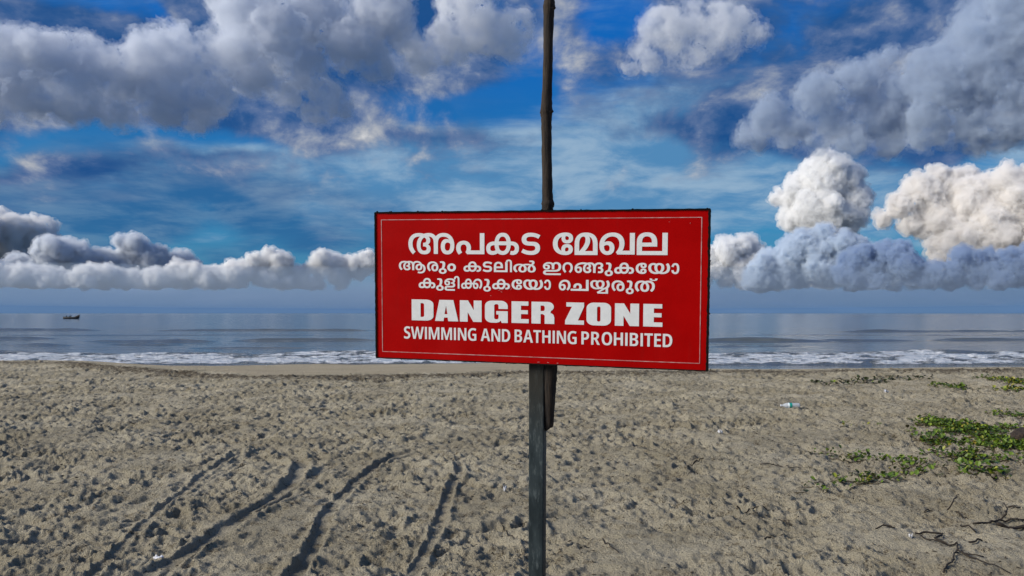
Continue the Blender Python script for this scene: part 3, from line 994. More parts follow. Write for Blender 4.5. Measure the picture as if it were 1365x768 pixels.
# ---- lettering: outlines of the letters as (x, y, on-curve) triples
GLYPHS = {
    'a': [[398,573,1,455,573,0,579,553,0,633,530,1,643,526,0,658,514,0,667,510,1,702,497,0,755,457,0,786,405,0,786,372,1,786,347,0,770,305,0,731,270,0,698,255,1,697,264,1,743,246,0,797,184,0,797,138,1,797,98,0,756,30,0,661,-12,0,581,-12,1,490,-12,0,377,55,0,325,168,0,325,238,1,325,294,0,361,398,0,440,487,0,504,521,1,510,524,0,520,531,0,527,533,1,567,552,0,670,573,0,728,573,1,796,573,0,892,546,0,960,499,0,988,469,1,1044,224,1,1044,0,1,905,0,1,905,255,1,905,330,0,882,414,0,849,440,1,826,459,0,767,477,0,724,477,1,694,477,0,639,469,0,619,464,1,573,452,0,510,402,0,472,337,0,455,270,0,455,240,1,455,159,0,517,86,0,576,86,1,621,86,0,664,117,0,664,146,1,664,174,0,617,206,0,567,206,1,542,206,1,542,305,1,560,305,1,612,305,0,653,341,0,653,371,1,653,402,0,598,452,0,528,464,1,501,470,0,440,477,0,407,477,1,328,477,0,227,426,0,178,337,0,178,280,1,178,233,0,202,158,0,249,94,0,283,62,1,192,-12,1,148,24,0,78,106,0,37,212,0,37,280,1,37,336,0,76,440,0,159,524,0,298,573,0],[1358,-12,1,1283,-12,0,1188,48,0,1143,146,0,1143,204,1,1143,296,0,1245,409,0,1341,409,1,1400,409,0,1490,349,0,1544,256,0,1547,204,1,1496,207,1,1490,233,0,1457,282,0,1407,314,0,1374,314,1,1323,314,0,1278,253,0,1278,201,1,1278,168,0,1295,116,0,1334,88,0,1365,88,1,1395,88,0,1439,120,0,1462,187,0,1462,240,1,1462,254,0,1459,289,0,1456,306,1,1455,311,0,1458,323,0,1456,328,1,1450,365,0,1397,430,0,1302,471,0,1231,471,1,1188,471,0,1128,456,0,1102,436,1,1084,422,0,1058,379,0,1044,309,0,1044,251,1,1044,210,1,962,468,1,991,497,0,1062,545,0,1163,573,0,1237,573,1,1324,573,0,1459,521,0,1551,429,0,1597,308,0,1597,238,1,1597,151,0,1538,41,0,1431,-12,0]],
    'pa': [[260,360,1,339,360,0,439,303,0,487,218,0,487,171,1,487,139,0,467,85,0,457,67,1,444,100,1,760,100,1,760,561,1,898,561,1,898,0,1,366,0,1,318,57,1,331,75,0,353,125,0,353,161,1,353,204,0,307,261,0,260,261,1,229,261,0,187,235,0,166,190,0,166,162,1,166,122,0,195,68,0,213,45,1,109,-11,1,72,28,0,29,114,0,29,169,1,29,227,0,88,312,0,191,360,0]],
    'ka': [[229,-12,1,132,-12,0,29,79,0,29,160,1,29,209,0,76,281,0,113,302,1,139,317,0,200,336,0,288,344,0,354,344,1,792,344,1,884,344,0,996,323,0,1036,296,1,1067,275,0,1105,209,0,1105,160,1,1105,76,0,992,-12,0,904,-12,1,880,-12,0,836,-6,0,813,0,1,837,96,1,848,93,0,878,88,0,893,88,1,930,88,0,970,125,0,970,159,1,970,183,0,951,214,0,935,223,1,913,238,0,853,244,0,801,244,1,323,244,1,273,244,0,216,237,0,195,223,1,181,214,0,162,183,0,162,162,1,162,137,0,181,103,0,221,87,0,250,87,1,277,87,0,336,106,0,370,132,1,430,46,1,397,24,0,336,-1,0,270,-12,0],[571,573,1,665,573,0,782,498,0,838,366,0,838,282,1,838,188,0,775,56,0,656,-12,0,572,-12,1,508,-12,0,406,28,0,372,65,1,338,105,0,303,216,0,303,282,1,303,417,0,445,573,0],[571,473,1,504,473,0,439,375,0,439,281,1,439,219,0,468,132,0,526,88,0,570,88,1,613,88,0,672,131,0,702,218,0,702,281,1,702,345,0,673,430,0,614,473,0]],
    'tta': [[290,573,1,384,573,0,533,533,0,583,506,1,525,415,1,475,441,0,370,470,0,299,470,1,253,470,0,195,452,0,169,421,0,169,401,1,169,387,0,177,367,0,185,359,1,202,344,0,261,336,0,306,336,1,331,336,1,417,336,0,516,301,0,543,267,1,560,248,0,575,196,0,575,165,1,575,113,0,517,33,0,399,-12,0,309,-12,1,218,-12,0,76,25,0,15,58,1,71,150,1,106,132,0,175,105,0,254,91,0,301,91,1,349,91,0,408,109,0,435,143,0,435,165,1,435,180,0,425,206,0,411,214,1,398,224,0,353,233,0,304,233,1,286,233,1,207,233,0,92,264,0,62,299,1,47,317,0,29,367,0,29,399,1,29,448,0,86,527,0,202,573,0]],
    'ee_sign': [[391,-12,1,318,-12,0,189,22,0,90,95,0,35,207,0,35,284,1,35,359,0,92,469,0,192,539,0,321,573,0,393,573,1,471,573,0,565,534,0,608,467,0,608,427,1,608,382,0,567,322,0,493,290,0,445,290,1,383,290,0,312,328,0,281,390,0,281,424,1,281,445,0,292,480,0,298,492,1,426,511,1,407,499,0,387,457,0,387,432,1,387,409,0,410,375,0,439,375,1,466,375,0,490,403,0,490,423,1,490,453,0,447,479,0,414,479,1,398,479,0,369,479,0,357,477,1,298,476,0,215,427,0,171,341,0,171,283,1,171,226,0,214,137,0,295,85,0,353,84,1,364,83,0,392,82,0,406,82,1,431,82,0,465,94,0,484,119,0,484,139,1,484,160,0,462,187,0,437,187,1,408,187,0,381,152,0,381,129,1,381,105,0,401,64,0,420,52,1,292,71,1,286,82,0,275,118,0,275,140,1,275,174,0,306,235,0,378,273,0,441,273,1,488,273,0,561,241,0,602,180,0,602,133,1,602,94,0,557,27,0,464,-12,0]],
    'ma': [[390,573,1,481,573,0,611,533,0,653,498,1,685,472,0,724,406,0,743,317,0,743,257,1,743,0,1,57,0,1,57,259,1,57,316,0,75,404,0,114,472,0,144,497,1,186,533,0,303,573,0],[320,472,1,288,472,0,238,439,0,222,410,1,208,386,0,194,318,0,194,269,1,194,68,1,165,70,1,226,120,0,325,227,0,383,338,0,383,394,1,383,416,0,372,451,0,344,472,0],[520,373,1,520,324,0,478,228,0,405,135,0,355,87,1,333,95,1,358,98,0,412,100,0,427,100,1,605,100,1,605,253,1,605,319,0,580,404,0,525,460,0,479,478,1,483,482,1,496,465,0,520,413,0]],
    'kha': [[412,573,1,496,573,0,619,528,0,700,449,0,740,345,0,740,286,1,740,227,0,709,139,0,658,66,0,625,28,1,610,0,1,546,0,1,503,60,1,530,91,0,573,153,0,600,228,0,600,278,1,600,339,0,551,425,0,461,471,0,399,471,1,329,471,0,222,411,0,164,306,0,164,240,1,164,235,1,164,179,0,189,112,0,232,83,0,259,83,1,280,83,0,311,102,0,327,139,0,327,165,1,327,204,0,289,249,0,251,249,1,215,249,0,148,209,0,115,173,1,105,269,1,133,297,0,224,344,0,282,344,1,339,344,0,418,302,0,460,225,0,460,173,1,460,115,0,413,33,0,326,-12,0,263,-12,1,204,-12,0,101,41,0,37,152,0,37,241,1,37,342,0,131,490,0,300,573,0],[1027,561,1,1027,0,1,586,0,1,636,100,1,889,100,1,889,561,1]],
    'la': [[862,561,1,862,0,1,59,0,1,59,305,1,59,384,0,96,474,0,127,505,1,160,538,0,261,573,0,326,573,1,392,573,0,491,538,0,523,505,1,560,468,0,592,374,0,592,304,1,592,214,1,197,214,1,197,100,1,724,100,1,724,561,1],[325,473,1,256,473,0,197,391,0,197,323,1,197,314,1,454,314,1,454,322,1,454,394,0,392,473,0]],
    'aa': [[398,573,1,455,573,0,579,553,0,633,530,1,643,526,0,658,514,0,667,510,1,702,497,0,755,457,0,786,405,0,786,372,1,786,347,0,770,305,0,731,270,0,698,255,1,697,264,1,743,246,0,797,184,0,797,138,1,797,98,0,756,30,0,661,-12,0,581,-12,1,490,-12,0,377,55,0,325,168,0,325,238,1,325,294,0,361,398,0,440,487,0,504,521,1,510,524,0,520,531,0,527,533,1,567,552,0,670,573,0,728,573,1,796,573,0,892,546,0,960,499,0,988,469,1,1044,224,1,1044,0,1,905,0,1,905,255,1,905,330,0,882,414,0,849,440,1,826,459,0,767,477,0,724,477,1,694,477,0,639,469,0,619,464,1,573,452,0,510,402,0,472,337,0,455,270,0,455,240,1,455,159,0,517,86,0,576,86,1,621,86,0,664,117,0,664,146,1,664,174,0,617,206,0,567,206,1,542,206,1,542,305,1,560,305,1,612,305,0,653,341,0,653,371,1,653,402,0,598,452,0,528,464,1,501,470,0,440,477,0,407,477,1,328,477,0,227,426,0,178,337,0,178,280,1,178,233,0,202,158,0,249,94,0,283,62,1,192,-12,1,148,24,0,78,106,0,37,212,0,37,280,1,37,336,0,76,440,0,159,524,0,298,573,0],[1225,573,1,1316,573,0,1455,513,0,1542,408,0,1557,339,1,1564,313,0,1570,258,0,1570,228,1,1570,146,0,1515,39,0,1411,-12,0,1337,-12,1,1266,-12,0,1172,40,0,1125,127,0,1125,180,1,1125,283,0,1275,398,0,1410,398,1,1433,398,0,1466,397,0,1480,395,1,1515,391,1,1598,379,0,1715,296,0,1776,173,0,1776,99,1,1776,37,0,1738,-72,0,1656,-154,0,1528,-201,0,1439,-201,1,1388,-201,0,1297,-186,0,1260,-174,1,1299,-77,1,1331,-88,0,1393,-98,0,1435,-98,1,1497,-98,0,1576,-64,0,1624,-8,0,1643,63,0,1643,99,1,1643,148,0,1616,219,0,1567,270,0,1533,286,1,1495,293,1,1478,298,0,1439,302,0,1418,302,1,1365,302,0,1294,272,0,1260,217,0,1260,178,1,1260,152,0,1277,111,0,1314,86,0,1342,86,1,1391,86,0,1440,154,0,1440,229,1,1440,263,0,1429,326,0,1418,352,1,1411,374,1,1394,405,0,1340,449,0,1267,471,0,1219,471,1,1185,471,0,1127,456,0,1101,436,1,1083,422,0,1058,379,0,1044,308,0,1044,249,1,1044,210,1,961,467,1,989,497,0,1061,545,0,1159,573,0]],
    'ra': [[390,573,1,486,573,0,628,521,0,722,429,0,769,307,0,769,237,1,769,151,0,711,41,0,604,-12,0,532,-12,1,456,-12,0,360,48,0,316,146,0,316,204,1,316,296,0,418,409,0,514,409,1,573,409,0,663,349,0,716,256,0,719,204,1,668,207,1,662,233,0,630,282,0,580,314,0,547,314,1,496,314,0,450,253,0,450,201,1,450,168,0,468,116,0,507,88,0,538,88,1,568,88,0,611,120,0,634,187,0,634,240,1,634,253,0,631,290,0,628,307,1,627,312,0,627,326,0,625,330,1,618,368,0,562,432,0,469,471,0,403,471,1,328,471,0,228,424,0,178,338,0,178,280,1,178,233,0,202,158,0,250,94,0,283,62,1,192,-12,1,149,24,0,78,108,0,37,214,0,37,280,1,37,337,0,77,442,0,161,525,0,296,573,0]],
    'u_sign': [[174,-234,1,79,-234,0,-32,-133,0,-32,-53,1,-32,1,0,21,82,0,113,127,0,173,127,1,233,127,0,326,83,0,379,3,0,379,-53,1,379,-108,0,326,-189,0,234,-234,0],[174,-142,1,210,-142,0,258,-98,0,258,-53,1,258,-9,0,211,35,0,173,35,1,137,35,0,89,-9,0,89,-54,1,89,-97,0,138,-142,0],[135,573,1,201,573,0,276,526,0,308,449,0,308,404,1,308,330,0,271,183,0,244,97,1,116,111,1,141,189,0,168,323,0,168,378,1,168,417,0,139,471,0,99,471,1,84,471,0,56,468,0,43,464,1,22,560,1,44,565,0,99,573,0]],
    'anusvara': [[247,-12,1,180,-12,0,82,37,0,29,123,0,29,179,1,29,236,0,85,323,0,183,371,0,246,371,1,311,371,0,409,323,0,465,238,0,465,179,1,465,122,0,409,35,0,311,-12,0],[246,274,1,208,274,0,158,227,0,158,178,1,158,133,0,209,85,0,247,85,1,285,85,0,337,131,0,337,179,1,337,227,0,286,274,0]],
    'i_sign': [[-23,850,1,20,850,0,88,833,0,114,815,1,148,793,0,185,733,0,203,637,0,203,559,1,203,0,1,64,0,1,64,535,1,64,586,0,60,657,0,49,705,0,38,719,1,28,734,0,-1,750,0,-24,750,1,-42,750,0,-76,734,0,-96,702,0,-96,676,1,-96,667,0,-93,648,0,-91,640,1,-226,623,1,-230,635,0,-234,662,0,-234,677,1,-234,734,0,-178,811,0,-83,850,0]],
    'chillu_l': [[801,573,1,868,573,0,964,560,0,1038,540,0,1071,526,1,1105,511,1,1194,462,0,1284,315,0,1284,223,1,1284,115,0,1166,-12,0,1051,-12,1,978,-12,0,877,44,0,825,150,0,825,225,1,825,268,0,853,356,0,920,448,0,979,496,1,996,522,1,1036,555,0,1080,608,0,1080,641,1,1080,667,0,1048,699,0,1011,699,1,992,699,0,956,693,0,945,689,1,920,781,1,943,789,0,1015,799,0,1055,799,1,1120,799,0,1190,757,0,1217,695,0,1217,665,1,1217,612,0,1158,520,0,1102,473,1,1085,456,1,1042,421,0,988,342,0,963,259,0,963,221,1,963,178,0,983,118,0,1024,88,0,1054,88,1,1098,88,0,1143,151,0,1143,218,1,1143,263,0,1111,348,0,1053,416,0,1015,435,1,976,447,1,937,461,0,851,473,0,802,473,1,758,473,0,670,461,0,630,446,1,594,436,1,538,407,0,461,297,0,461,210,1,461,165,0,488,111,0,531,88,0,555,88,1,580,88,0,624,112,0,650,173,0,650,227,1,650,280,0,616,369,0,551,438,0,507,458,1,483,465,1,463,471,0,423,476,0,400,476,1,324,476,0,226,425,0,178,337,0,178,280,1,178,233,0,202,158,0,249,94,0,283,62,1,192,-12,1,148,24,0,78,106,0,37,212,0,37,280,1,37,336,0,75,440,0,157,524,0,290,573,0,385,573,1,442,573,0,535,553,0,577,532,1,604,520,1,689,476,0,789,325,0,789,227,1,789,149,0,735,41,0,630,-12,0,553,-12,1,480,-12,0,376,42,0,322,145,0,322,216,1,322,280,0,365,384,0,448,468,0,509,500,1,529,515,1,580,544,0,712,573,0]],
    'i': [[358,573,1,422,573,0,512,548,0,575,505,0,600,480,1,563,486,1,599,534,0,700,573,0,757,573,1,821,573,0,916,529,0,978,454,0,1008,360,0,1008,310,1,1008,220,0,958,100,0,906,62,1,878,42,0,808,14,0,710,0,0,642,0,1,299,0,1,256,0,0,218,-5,0,208,-10,1,194,-17,0,184,-36,0,184,-48,1,184,-59,0,192,-78,0,202,-85,1,214,-92,0,253,-99,0,296,-99,1,989,-99,1,989,-201,1,279,-201,1,222,-201,0,134,-183,0,107,-167,1,76,-147,0,45,-90,0,45,-54,1,45,-16,0,76,46,0,109,66,1,126,77,0,170,92,0,233,100,0,277,100,1,595,100,1,668,100,0,755,114,0,807,142,0,825,161,1,851,187,0,868,260,0,868,302,1,868,343,0,843,421,0,786,472,0,740,472,1,718,472,0,681,457,0,668,441,1,655,424,0,643,370,0,643,314,1,643,142,1,507,142,1,507,301,1,507,359,0,484,423,0,463,441,1,445,457,0,390,474,0,345,474,1,312,474,0,256,462,0,209,440,0,175,407,0,164,385,1,160,378,0,157,361,0,155,354,1,154,345,0,151,323,0,151,309,1,151,265,0,190,214,0,226,214,1,260,214,0,291,253,0,291,281,1,291,300,0,277,328,0,249,345,0,227,345,1,192,345,0,144,322,0,120,308,1,48,326,1,67,348,0,132,396,0,213,428,0,254,428,1,312,428,0,384,387,0,418,321,0,418,282,1,418,240,0,379,168,0,294,124,0,228,124,1,172,124,0,85,172,0,37,259,0,37,319,1,37,391,0,116,505,0,259,573,0]],
    'rra': [[368,573,1,456,573,0,580,525,0,658,441,0,695,337,0,695,280,1,695,214,0,656,109,0,586,24,0,539,-12,1,448,62,1,478,91,0,526,152,0,553,228,0,553,278,1,553,335,0,506,423,0,424,471,0,369,471,1,311,471,0,226,423,0,180,337,0,180,280,1,180,233,0,204,158,0,250,94,0,285,62,1,192,-11,1,149,24,0,78,108,0,37,214,0,37,280,1,37,336,0,75,440,0,156,524,0,282,573,0]],
    'ya': [[724,-12,1,668,-12,0,582,6,0,531,29,1,525,32,0,505,40,0,499,44,1,437,81,0,364,176,0,332,281,0,332,334,1,332,371,0,346,430,0,358,453,1,368,462,1,390,504,0,456,553,0,535,573,0,574,573,1,686,573,0,812,453,0,812,333,1,812,240,0,724,99,0,653,54,1,644,47,0,629,39,0,617,34,1,571,11,0,468,-12,0,407,-12,1,316,-12,0,179,37,0,85,129,0,37,256,0,37,333,1,37,404,0,93,512,0,204,573,0,285,573,1,349,573,0,453,526,0,486,475,1,378,412,1,361,442,0,315,473,0,284,473,1,250,473,0,202,439,0,176,376,0,176,332,1,176,260,0,233,149,0,340,85,0,415,85,1,441,85,0,485,91,0,504,95,1,515,98,0,535,101,0,545,105,1,578,120,0,636,184,0,672,276,0,672,333,1,672,385,0,644,446,0,599,473,0,573,473,1,543,473,0,496,443,0,471,380,0,471,332,1,471,279,0,502,188,0,559,121,0,598,102,1,608,98,0,620,100,0,630,97,1,646,92,0,695,85,0,723,85,1,792,85,0,894,139,0,948,243,0,948,315,1,948,364,0,919,462,0,884,509,1,989,573,1,1041,514,0,1089,384,0,1089,316,1,1089,251,0,1050,133,0,964,41,0,824,-12,0]],
    'aa_sign': [[526,282,1,526,224,0,501,118,0,442,35,0,342,-12,0,266,-12,1,202,-12,0,114,24,0,58,80,0,27,148,0,20,181,1,160,205,1,167,179,0,189,124,0,231,87,0,267,87,1,309,87,0,360,136,0,383,223,0,383,281,1,383,338,0,360,425,0,310,474,0,271,474,1,238,474,0,194,438,0,169,385,0,163,357,1,23,382,1,33,416,0,69,483,0,127,539,0,215,573,0,277,573,1,348,573,0,444,526,0,501,445,0,526,340,0]],
    'lla': [[407,473,1,358,473,0,273,461,0,208,434,0,165,394,0,157,367,1,156,364,0,158,358,0,157,355,1,154,347,0,151,326,0,151,309,1,151,265,0,190,214,0,226,214,1,260,214,0,291,253,0,291,281,1,291,300,0,277,328,0,249,345,0,227,345,1,193,345,0,145,323,0,120,308,1,51,326,1,69,348,0,134,395,0,214,427,0,254,427,1,312,427,0,384,387,0,418,321,0,418,282,1,418,240,0,379,168,0,295,124,0,229,124,1,173,124,0,86,172,0,37,260,0,37,321,1,37,370,0,82,462,0,176,532,0,321,573,0,421,573,1,527,573,0,663,535,0,730,461,0,730,406,1,730,366,0,687,307,0,603,269,0,543,259,1,483,305,1,483,331,1,491,331,1,519,331,0,555,337,0,568,346,1,580,354,0,591,378,0,591,393,1,591,419,0,559,454,0,479,473,0],[740,154,1,740,119,0,715,63,0,692,43,1,673,27,0,625,9,0,551,0,0,492,0,1,298,0,1,256,0,0,218,-5,0,208,-10,1,194,-17,0,184,-36,0,184,-48,1,184,-59,0,192,-78,0,202,-85,1,214,-92,0,253,-99,0,296,-99,1,720,-99,1,720,-201,1,279,-201,1,222,-201,0,134,-183,0,107,-167,1,76,-147,0,45,-90,0,45,-54,1,45,-16,0,76,46,0,109,66,1,126,77,0,169,92,0,232,100,0,276,100,1,477,100,1,519,100,0,567,107,0,580,118,1,591,125,0,602,149,0,602,165,1,602,182,0,590,209,0,575,217,1,564,225,0,529,232,0,495,232,1,483,232,1,483,319,1,594,305,1,671,281,0,740,207,0]],
    'e_sign': [[263,-12,1,204,-12,0,101,41,0,37,152,0,37,241,1,37,316,0,90,437,0,189,525,0,327,573,0,412,573,1,495,573,0,619,528,0,700,448,0,741,342,0,741,280,1,741,213,0,700,107,0,630,24,0,584,-12,1,495,62,1,525,91,0,573,152,0,600,227,0,600,278,1,600,336,0,555,423,0,465,471,0,399,471,1,329,471,0,222,409,0,164,303,0,164,237,1,164,180,0,189,113,0,232,83,0,259,83,1,280,83,0,311,102,0,327,139,0,327,165,1,327,204,0,289,249,0,251,249,1,214,249,0,146,208,0,113,171,1,100,264,1,128,294,0,221,344,0,282,344,1,339,344,0,418,302,0,460,225,0,460,173,1,460,115,0,413,33,0,326,-12,0]],
    'ca': [[938,561,1,938,0,1,20,0,1,20,100,1,472,100,1,400,83,1,422,97,0,460,151,0,460,192,1,460,234,0,422,284,0,380,284,1,337,284,0,295,234,0,295,192,1,295,181,0,297,167,0,298,160,1,164,149,1,163,159,0,159,192,0,159,205,1,159,287,0,274,383,0,380,383,1,443,383,0,526,350,0,574,298,0,594,235,0,594,205,1,594,179,0,582,135,0,558,98,0,544,81,1,517,100,1,801,100,1,801,561,1]],
    'ta': [[555,-12,1,481,-12,0,376,44,0,322,151,0,322,228,1,322,290,0,369,397,0,455,484,0,513,516,1,546,531,1,586,551,0,682,573,0,747,573,1,837,573,0,963,525,0,1042,441,0,1078,337,0,1078,280,1,1078,212,0,1038,106,0,968,24,0,921,-12,1,833,62,1,863,91,0,910,152,0,937,228,0,937,278,1,937,338,0,890,426,0,801,476,0,736,476,1,703,476,0,655,471,0,633,465,1,615,461,1,566,441,0,497,371,0,461,280,0,461,232,1,461,175,0,488,112,0,531,88,0,555,88,1,580,88,0,624,112,0,650,173,0,650,227,1,650,280,0,616,369,0,551,438,0,507,458,1,483,465,1,463,471,0,423,476,0,400,476,1,324,476,0,226,425,0,178,337,0,178,280,1,178,233,0,202,158,0,249,94,0,283,62,1,192,-12,1,148,24,0,78,106,0,37,212,0,37,280,1,37,336,0,75,440,0,157,524,0,290,573,0,384,573,1,442,573,0,535,553,0,577,532,1,604,520,1,689,476,0,789,325,0,789,227,1,789,149,0,735,41,0,631,-12,0]],
    'virama': [[-116,595,1,-187,595,0,-278,637,0,-322,712,0,-322,760,1,-322,780,0,-316,816,0,-310,829,1,-189,808,1,-192,799,0,-195,776,0,-195,767,1,-195,737,0,-174,703,0,-137,690,0,-114,690,1,-90,690,0,-54,703,0,-32,737,0,-32,767,1,-32,776,0,-35,799,0,-37,808,1,80,829,1,84,816,0,90,780,0,90,760,1,90,712,0,47,637,0,-45,595,0]],
    'kka': [[571,573,1,665,573,0,782,498,0,838,366,0,838,282,1,838,188,0,775,56,0,656,-12,0,572,-12,1,508,-12,0,406,28,0,372,65,1,338,105,0,303,216,0,303,282,1,303,417,0,445,573,0],[571,473,1,504,473,0,439,375,0,439,281,1,439,219,0,468,132,0,526,88,0,570,88,1,613,88,0,672,131,0,702,218,0,702,281,1,702,345,0,673,430,0,614,473,0],[229,-12,1,132,-12,0,29,79,0,29,160,1,29,209,0,76,281,0,113,302,1,139,317,0,200,336,0,288,344,0,354,344,1,1068,344,1,1124,344,0,1193,335,0,1239,316,0,1258,302,1,1292,279,0,1325,210,0,1325,166,1,1325,84,0,1223,-12,0,1128,-12,1,1059,-12,0,958,38,0,904,139,0,904,213,1,904,235,0,906,273,0,909,291,1,911,298,0,912,310,0,914,316,1,928,378,0,990,474,0,1083,539,0,1201,573,0,1269,573,1,1359,573,0,1488,525,0,1568,441,0,1605,337,0,1605,280,1,1605,213,0,1564,107,0,1494,24,0,1448,-12,1,1357,62,1,1388,91,0,1435,152,0,1462,227,0,1462,278,1,1462,335,0,1414,423,0,1325,471,0,1263,471,1,1205,471,0,1114,432,0,1053,360,0,1037,309,1,1036,303,0,1035,287,0,1033,280,1,1030,266,0,1028,233,0,1028,214,1,1028,166,0,1053,108,0,1095,83,0,1123,83,1,1155,83,0,1192,120,0,1192,156,1,1192,175,0,1180,208,0,1165,220,1,1151,232,0,1106,244,0,1052,244,1,323,244,1,273,244,0,216,237,0,195,223,1,181,214,0,162,183,0,162,162,1,162,137,0,181,103,0,221,87,0,250,87,1,277,87,0,336,106,0,370,132,1,430,46,1,397,24,0,336,-1,0,270,-12,0]],
    'nga_nga': [[528,473,1,406,473,0,243,414,0,162,309,0,162,238,1,162,180,0,187,113,0,230,83,0,257,83,1,279,83,0,309,102,0,325,139,0,325,165,1,325,204,0,287,249,0,250,249,1,212,249,0,144,208,0,111,171,1,98,264,1,126,294,0,222,344,0,282,344,1,338,344,0,416,302,0,458,225,0,458,173,1,458,115,0,411,33,0,323,-12,0,261,-12,1,199,-12,0,96,40,0,35,149,0,35,234,1,35,323,0,108,451,0,240,534,0,420,573,0,528,573,1,615,573,0,731,555,0,786,538,1,792,536,0,806,523,0,813,521,1,868,508,0,938,462,0,972,404,0,972,372,1,972,347,0,955,305,0,916,270,0,884,255,1,883,264,1,929,246,0,983,184,0,983,138,1,983,98,0,942,30,0,848,-12,0,767,-12,1,677,-12,0,563,55,0,511,168,0,511,238,1,511,294,0,547,398,0,626,487,0,689,521,1,695,524,0,707,531,0,713,533,1,754,552,0,856,573,0,913,573,1,983,573,0,1078,546,0,1147,499,0,1175,469,1,1230,248,1,1230,0,1,1091,0,1,1091,255,1,1091,330,0,1068,414,0,1035,440,1,1012,459,0,953,477,0,909,477,1,876,477,0,825,469,0,805,464,1,759,452,0,697,402,0,658,337,0,640,270,0,640,240,1,640,159,0,703,86,0,763,86,1,807,86,0,850,117,0,850,146,1,850,174,0,803,206,0,754,206,1,727,206,1,727,305,1,746,305,1,797,305,0,839,341,0,839,371,1,839,407,0,776,453,0,708,460,1,683,466,0,623,471,0,559,473,0],[1423,573,1,1500,573,0,1604,531,0,1656,459,0,1656,415,1,1656,384,0,1638,334,0,1596,294,0,1561,277,1,1559,283,1,1613,264,0,1667,193,0,1667,144,1,1667,71,0,1566,-12,0,1469,-12,1,1430,-12,0,1375,-4,0,1355,0,1,1373,98,1,1391,94,0,1424,88,0,1445,88,1,1490,88,0,1529,118,0,1529,154,1,1529,169,0,1517,195,0,1504,206,1,1490,216,0,1448,228,0,1407,228,1,1372,228,1,1372,327,1,1404,327,1,1437,327,0,1485,338,0,1499,353,1,1508,361,0,1518,386,0,1518,400,1,1518,436,0,1466,473,0,1418,473,1,1368,473,0,1300,443,0,1277,415,1,1261,394,0,1239,342,0,1230,268,0,1230,214,1,1230,75,1,1102,75,1,1102,242,1,1123,380,1,1144,440,0,1225,526,0,1346,573,0]],
    'yya': [[724,-7,1,687,-7,0,624,-2,0,565,14,0,531,29,1,525,32,0,505,40,0,499,44,1,437,81,0,364,176,0,332,281,0,332,334,1,332,371,0,346,430,0,358,453,1,368,462,1,390,504,0,456,553,0,535,573,0,574,573,1,686,573,0,812,453,0,812,333,1,812,240,0,724,99,0,653,54,1,644,47,0,629,39,0,617,34,1,571,11,0,468,-12,0,407,-12,1,316,-12,0,179,37,0,85,129,0,37,256,0,37,333,1,37,404,0,93,512,0,204,573,0,285,573,1,349,573,0,453,526,0,486,475,1,378,412,1,361,442,0,315,473,0,284,473,1,250,473,0,202,439,0,176,376,0,176,332,1,176,260,0,233,149,0,340,85,0,415,85,1,441,85,0,485,91,0,504,95,1,515,98,0,535,101,0,545,105,1,578,120,0,636,184,0,672,276,0,672,333,1,672,385,0,644,446,0,599,473,0,573,473,1,543,473,0,496,443,0,471,380,0,471,332,1,471,279,0,502,188,0,559,121,0,598,102,1,608,98,0,620,100,0,630,97,1,646,92,0,695,85,0,723,85,1,792,85,0,894,139,0,948,243,0,948,315,1,948,364,0,919,462,0,884,509,1,989,573,1,1041,514,0,1089,384,0,1089,316,1,1089,249,0,1050,132,0,964,43,0,824,-7,0],[1001,125,1,1001,-282,1,443,-282,1,394,-190,1,576,-59,1,616,-31,0,703,21,0,746,45,1,853,18,1,630,-142,1,605,-159,0,555,-193,0,530,-208,1,539,-191,1,565,-189,0,630,-187,0,670,-187,1,865,-187,1,865,61,1]],
    'A': [[443,0,1,393,182,1,190,182,1,140,0,1,0,0,1,210,715,1,371,715,1,583,0,1],[319,481,1,315,500,0,304,548,0,294,596,0,291,614,1,288,595,0,279,548,0,268,502,0,264,482,1,216,295,1,367,295,1]],
    'B': [[276,714,1,399,714,0,518,628,0,518,538,1,518,495,0,491,429,0,441,387,0,408,379,1,408,374,1,446,365,0,503,325,0,534,257,0,534,206,1,534,143,0,479,50,0,377,0,0,305,0,1,76,0,1,76,714,1],[280,422,1,337,422,0,384,473,0,384,521,1,384,565,0,331,608,0,275,608,1,206,608,1,206,422,1],[206,320,1,206,107,1,292,107,1,349,107,0,398,164,0,398,216,1,398,248,0,375,295,0,325,320,0,286,320,1]],
    'D': [[579,368,1,579,248,0,503,84,0,361,0,0,261,0,1,76,0,1,76,714,1,274,714,1,371,714,0,507,635,0,579,481,0],[443,363,1,443,445,0,403,551,0,327,603,0,269,603,1,206,603,1,206,112,1,258,112,1,353,112,0,443,237,0]],
    'E': [[431,0,1,76,0,1,76,714,1,431,714,1,431,603,1,206,603,1,206,426,1,416,426,1,416,316,1,206,316,1,206,112,1,431,112,1]],
    'G': [[339,396,1,579,396,1,579,29,1,527,10,0,412,-10,0,348,-10,1,252,-10,0,119,79,0,50,244,0,50,359,1,50,470,0,125,634,0,269,724,0,374,724,1,430,724,0,529,700,0,569,679,1,527,572,1,493,591,0,417,612,0,376,612,1,313,612,0,228,550,0,186,435,0,186,356,1,186,279,0,223,165,0,301,102,0,361,102,1,387,102,0,434,109,0,453,115,1,453,287,1,339,287,1]],
    'H': [[573,0,1,442,0,1,442,316,1,206,316,1,206,0,1,76,0,1,76,714,1,206,714,1,206,428,1,442,428,1,442,714,1,573,714,1]],
    'I': [[313,0,1,33,0,1,33,73,1,108,99,1,108,615,1,33,641,1,33,714,1,313,714,1,313,641,1,239,615,1,239,99,1,313,73,1]],
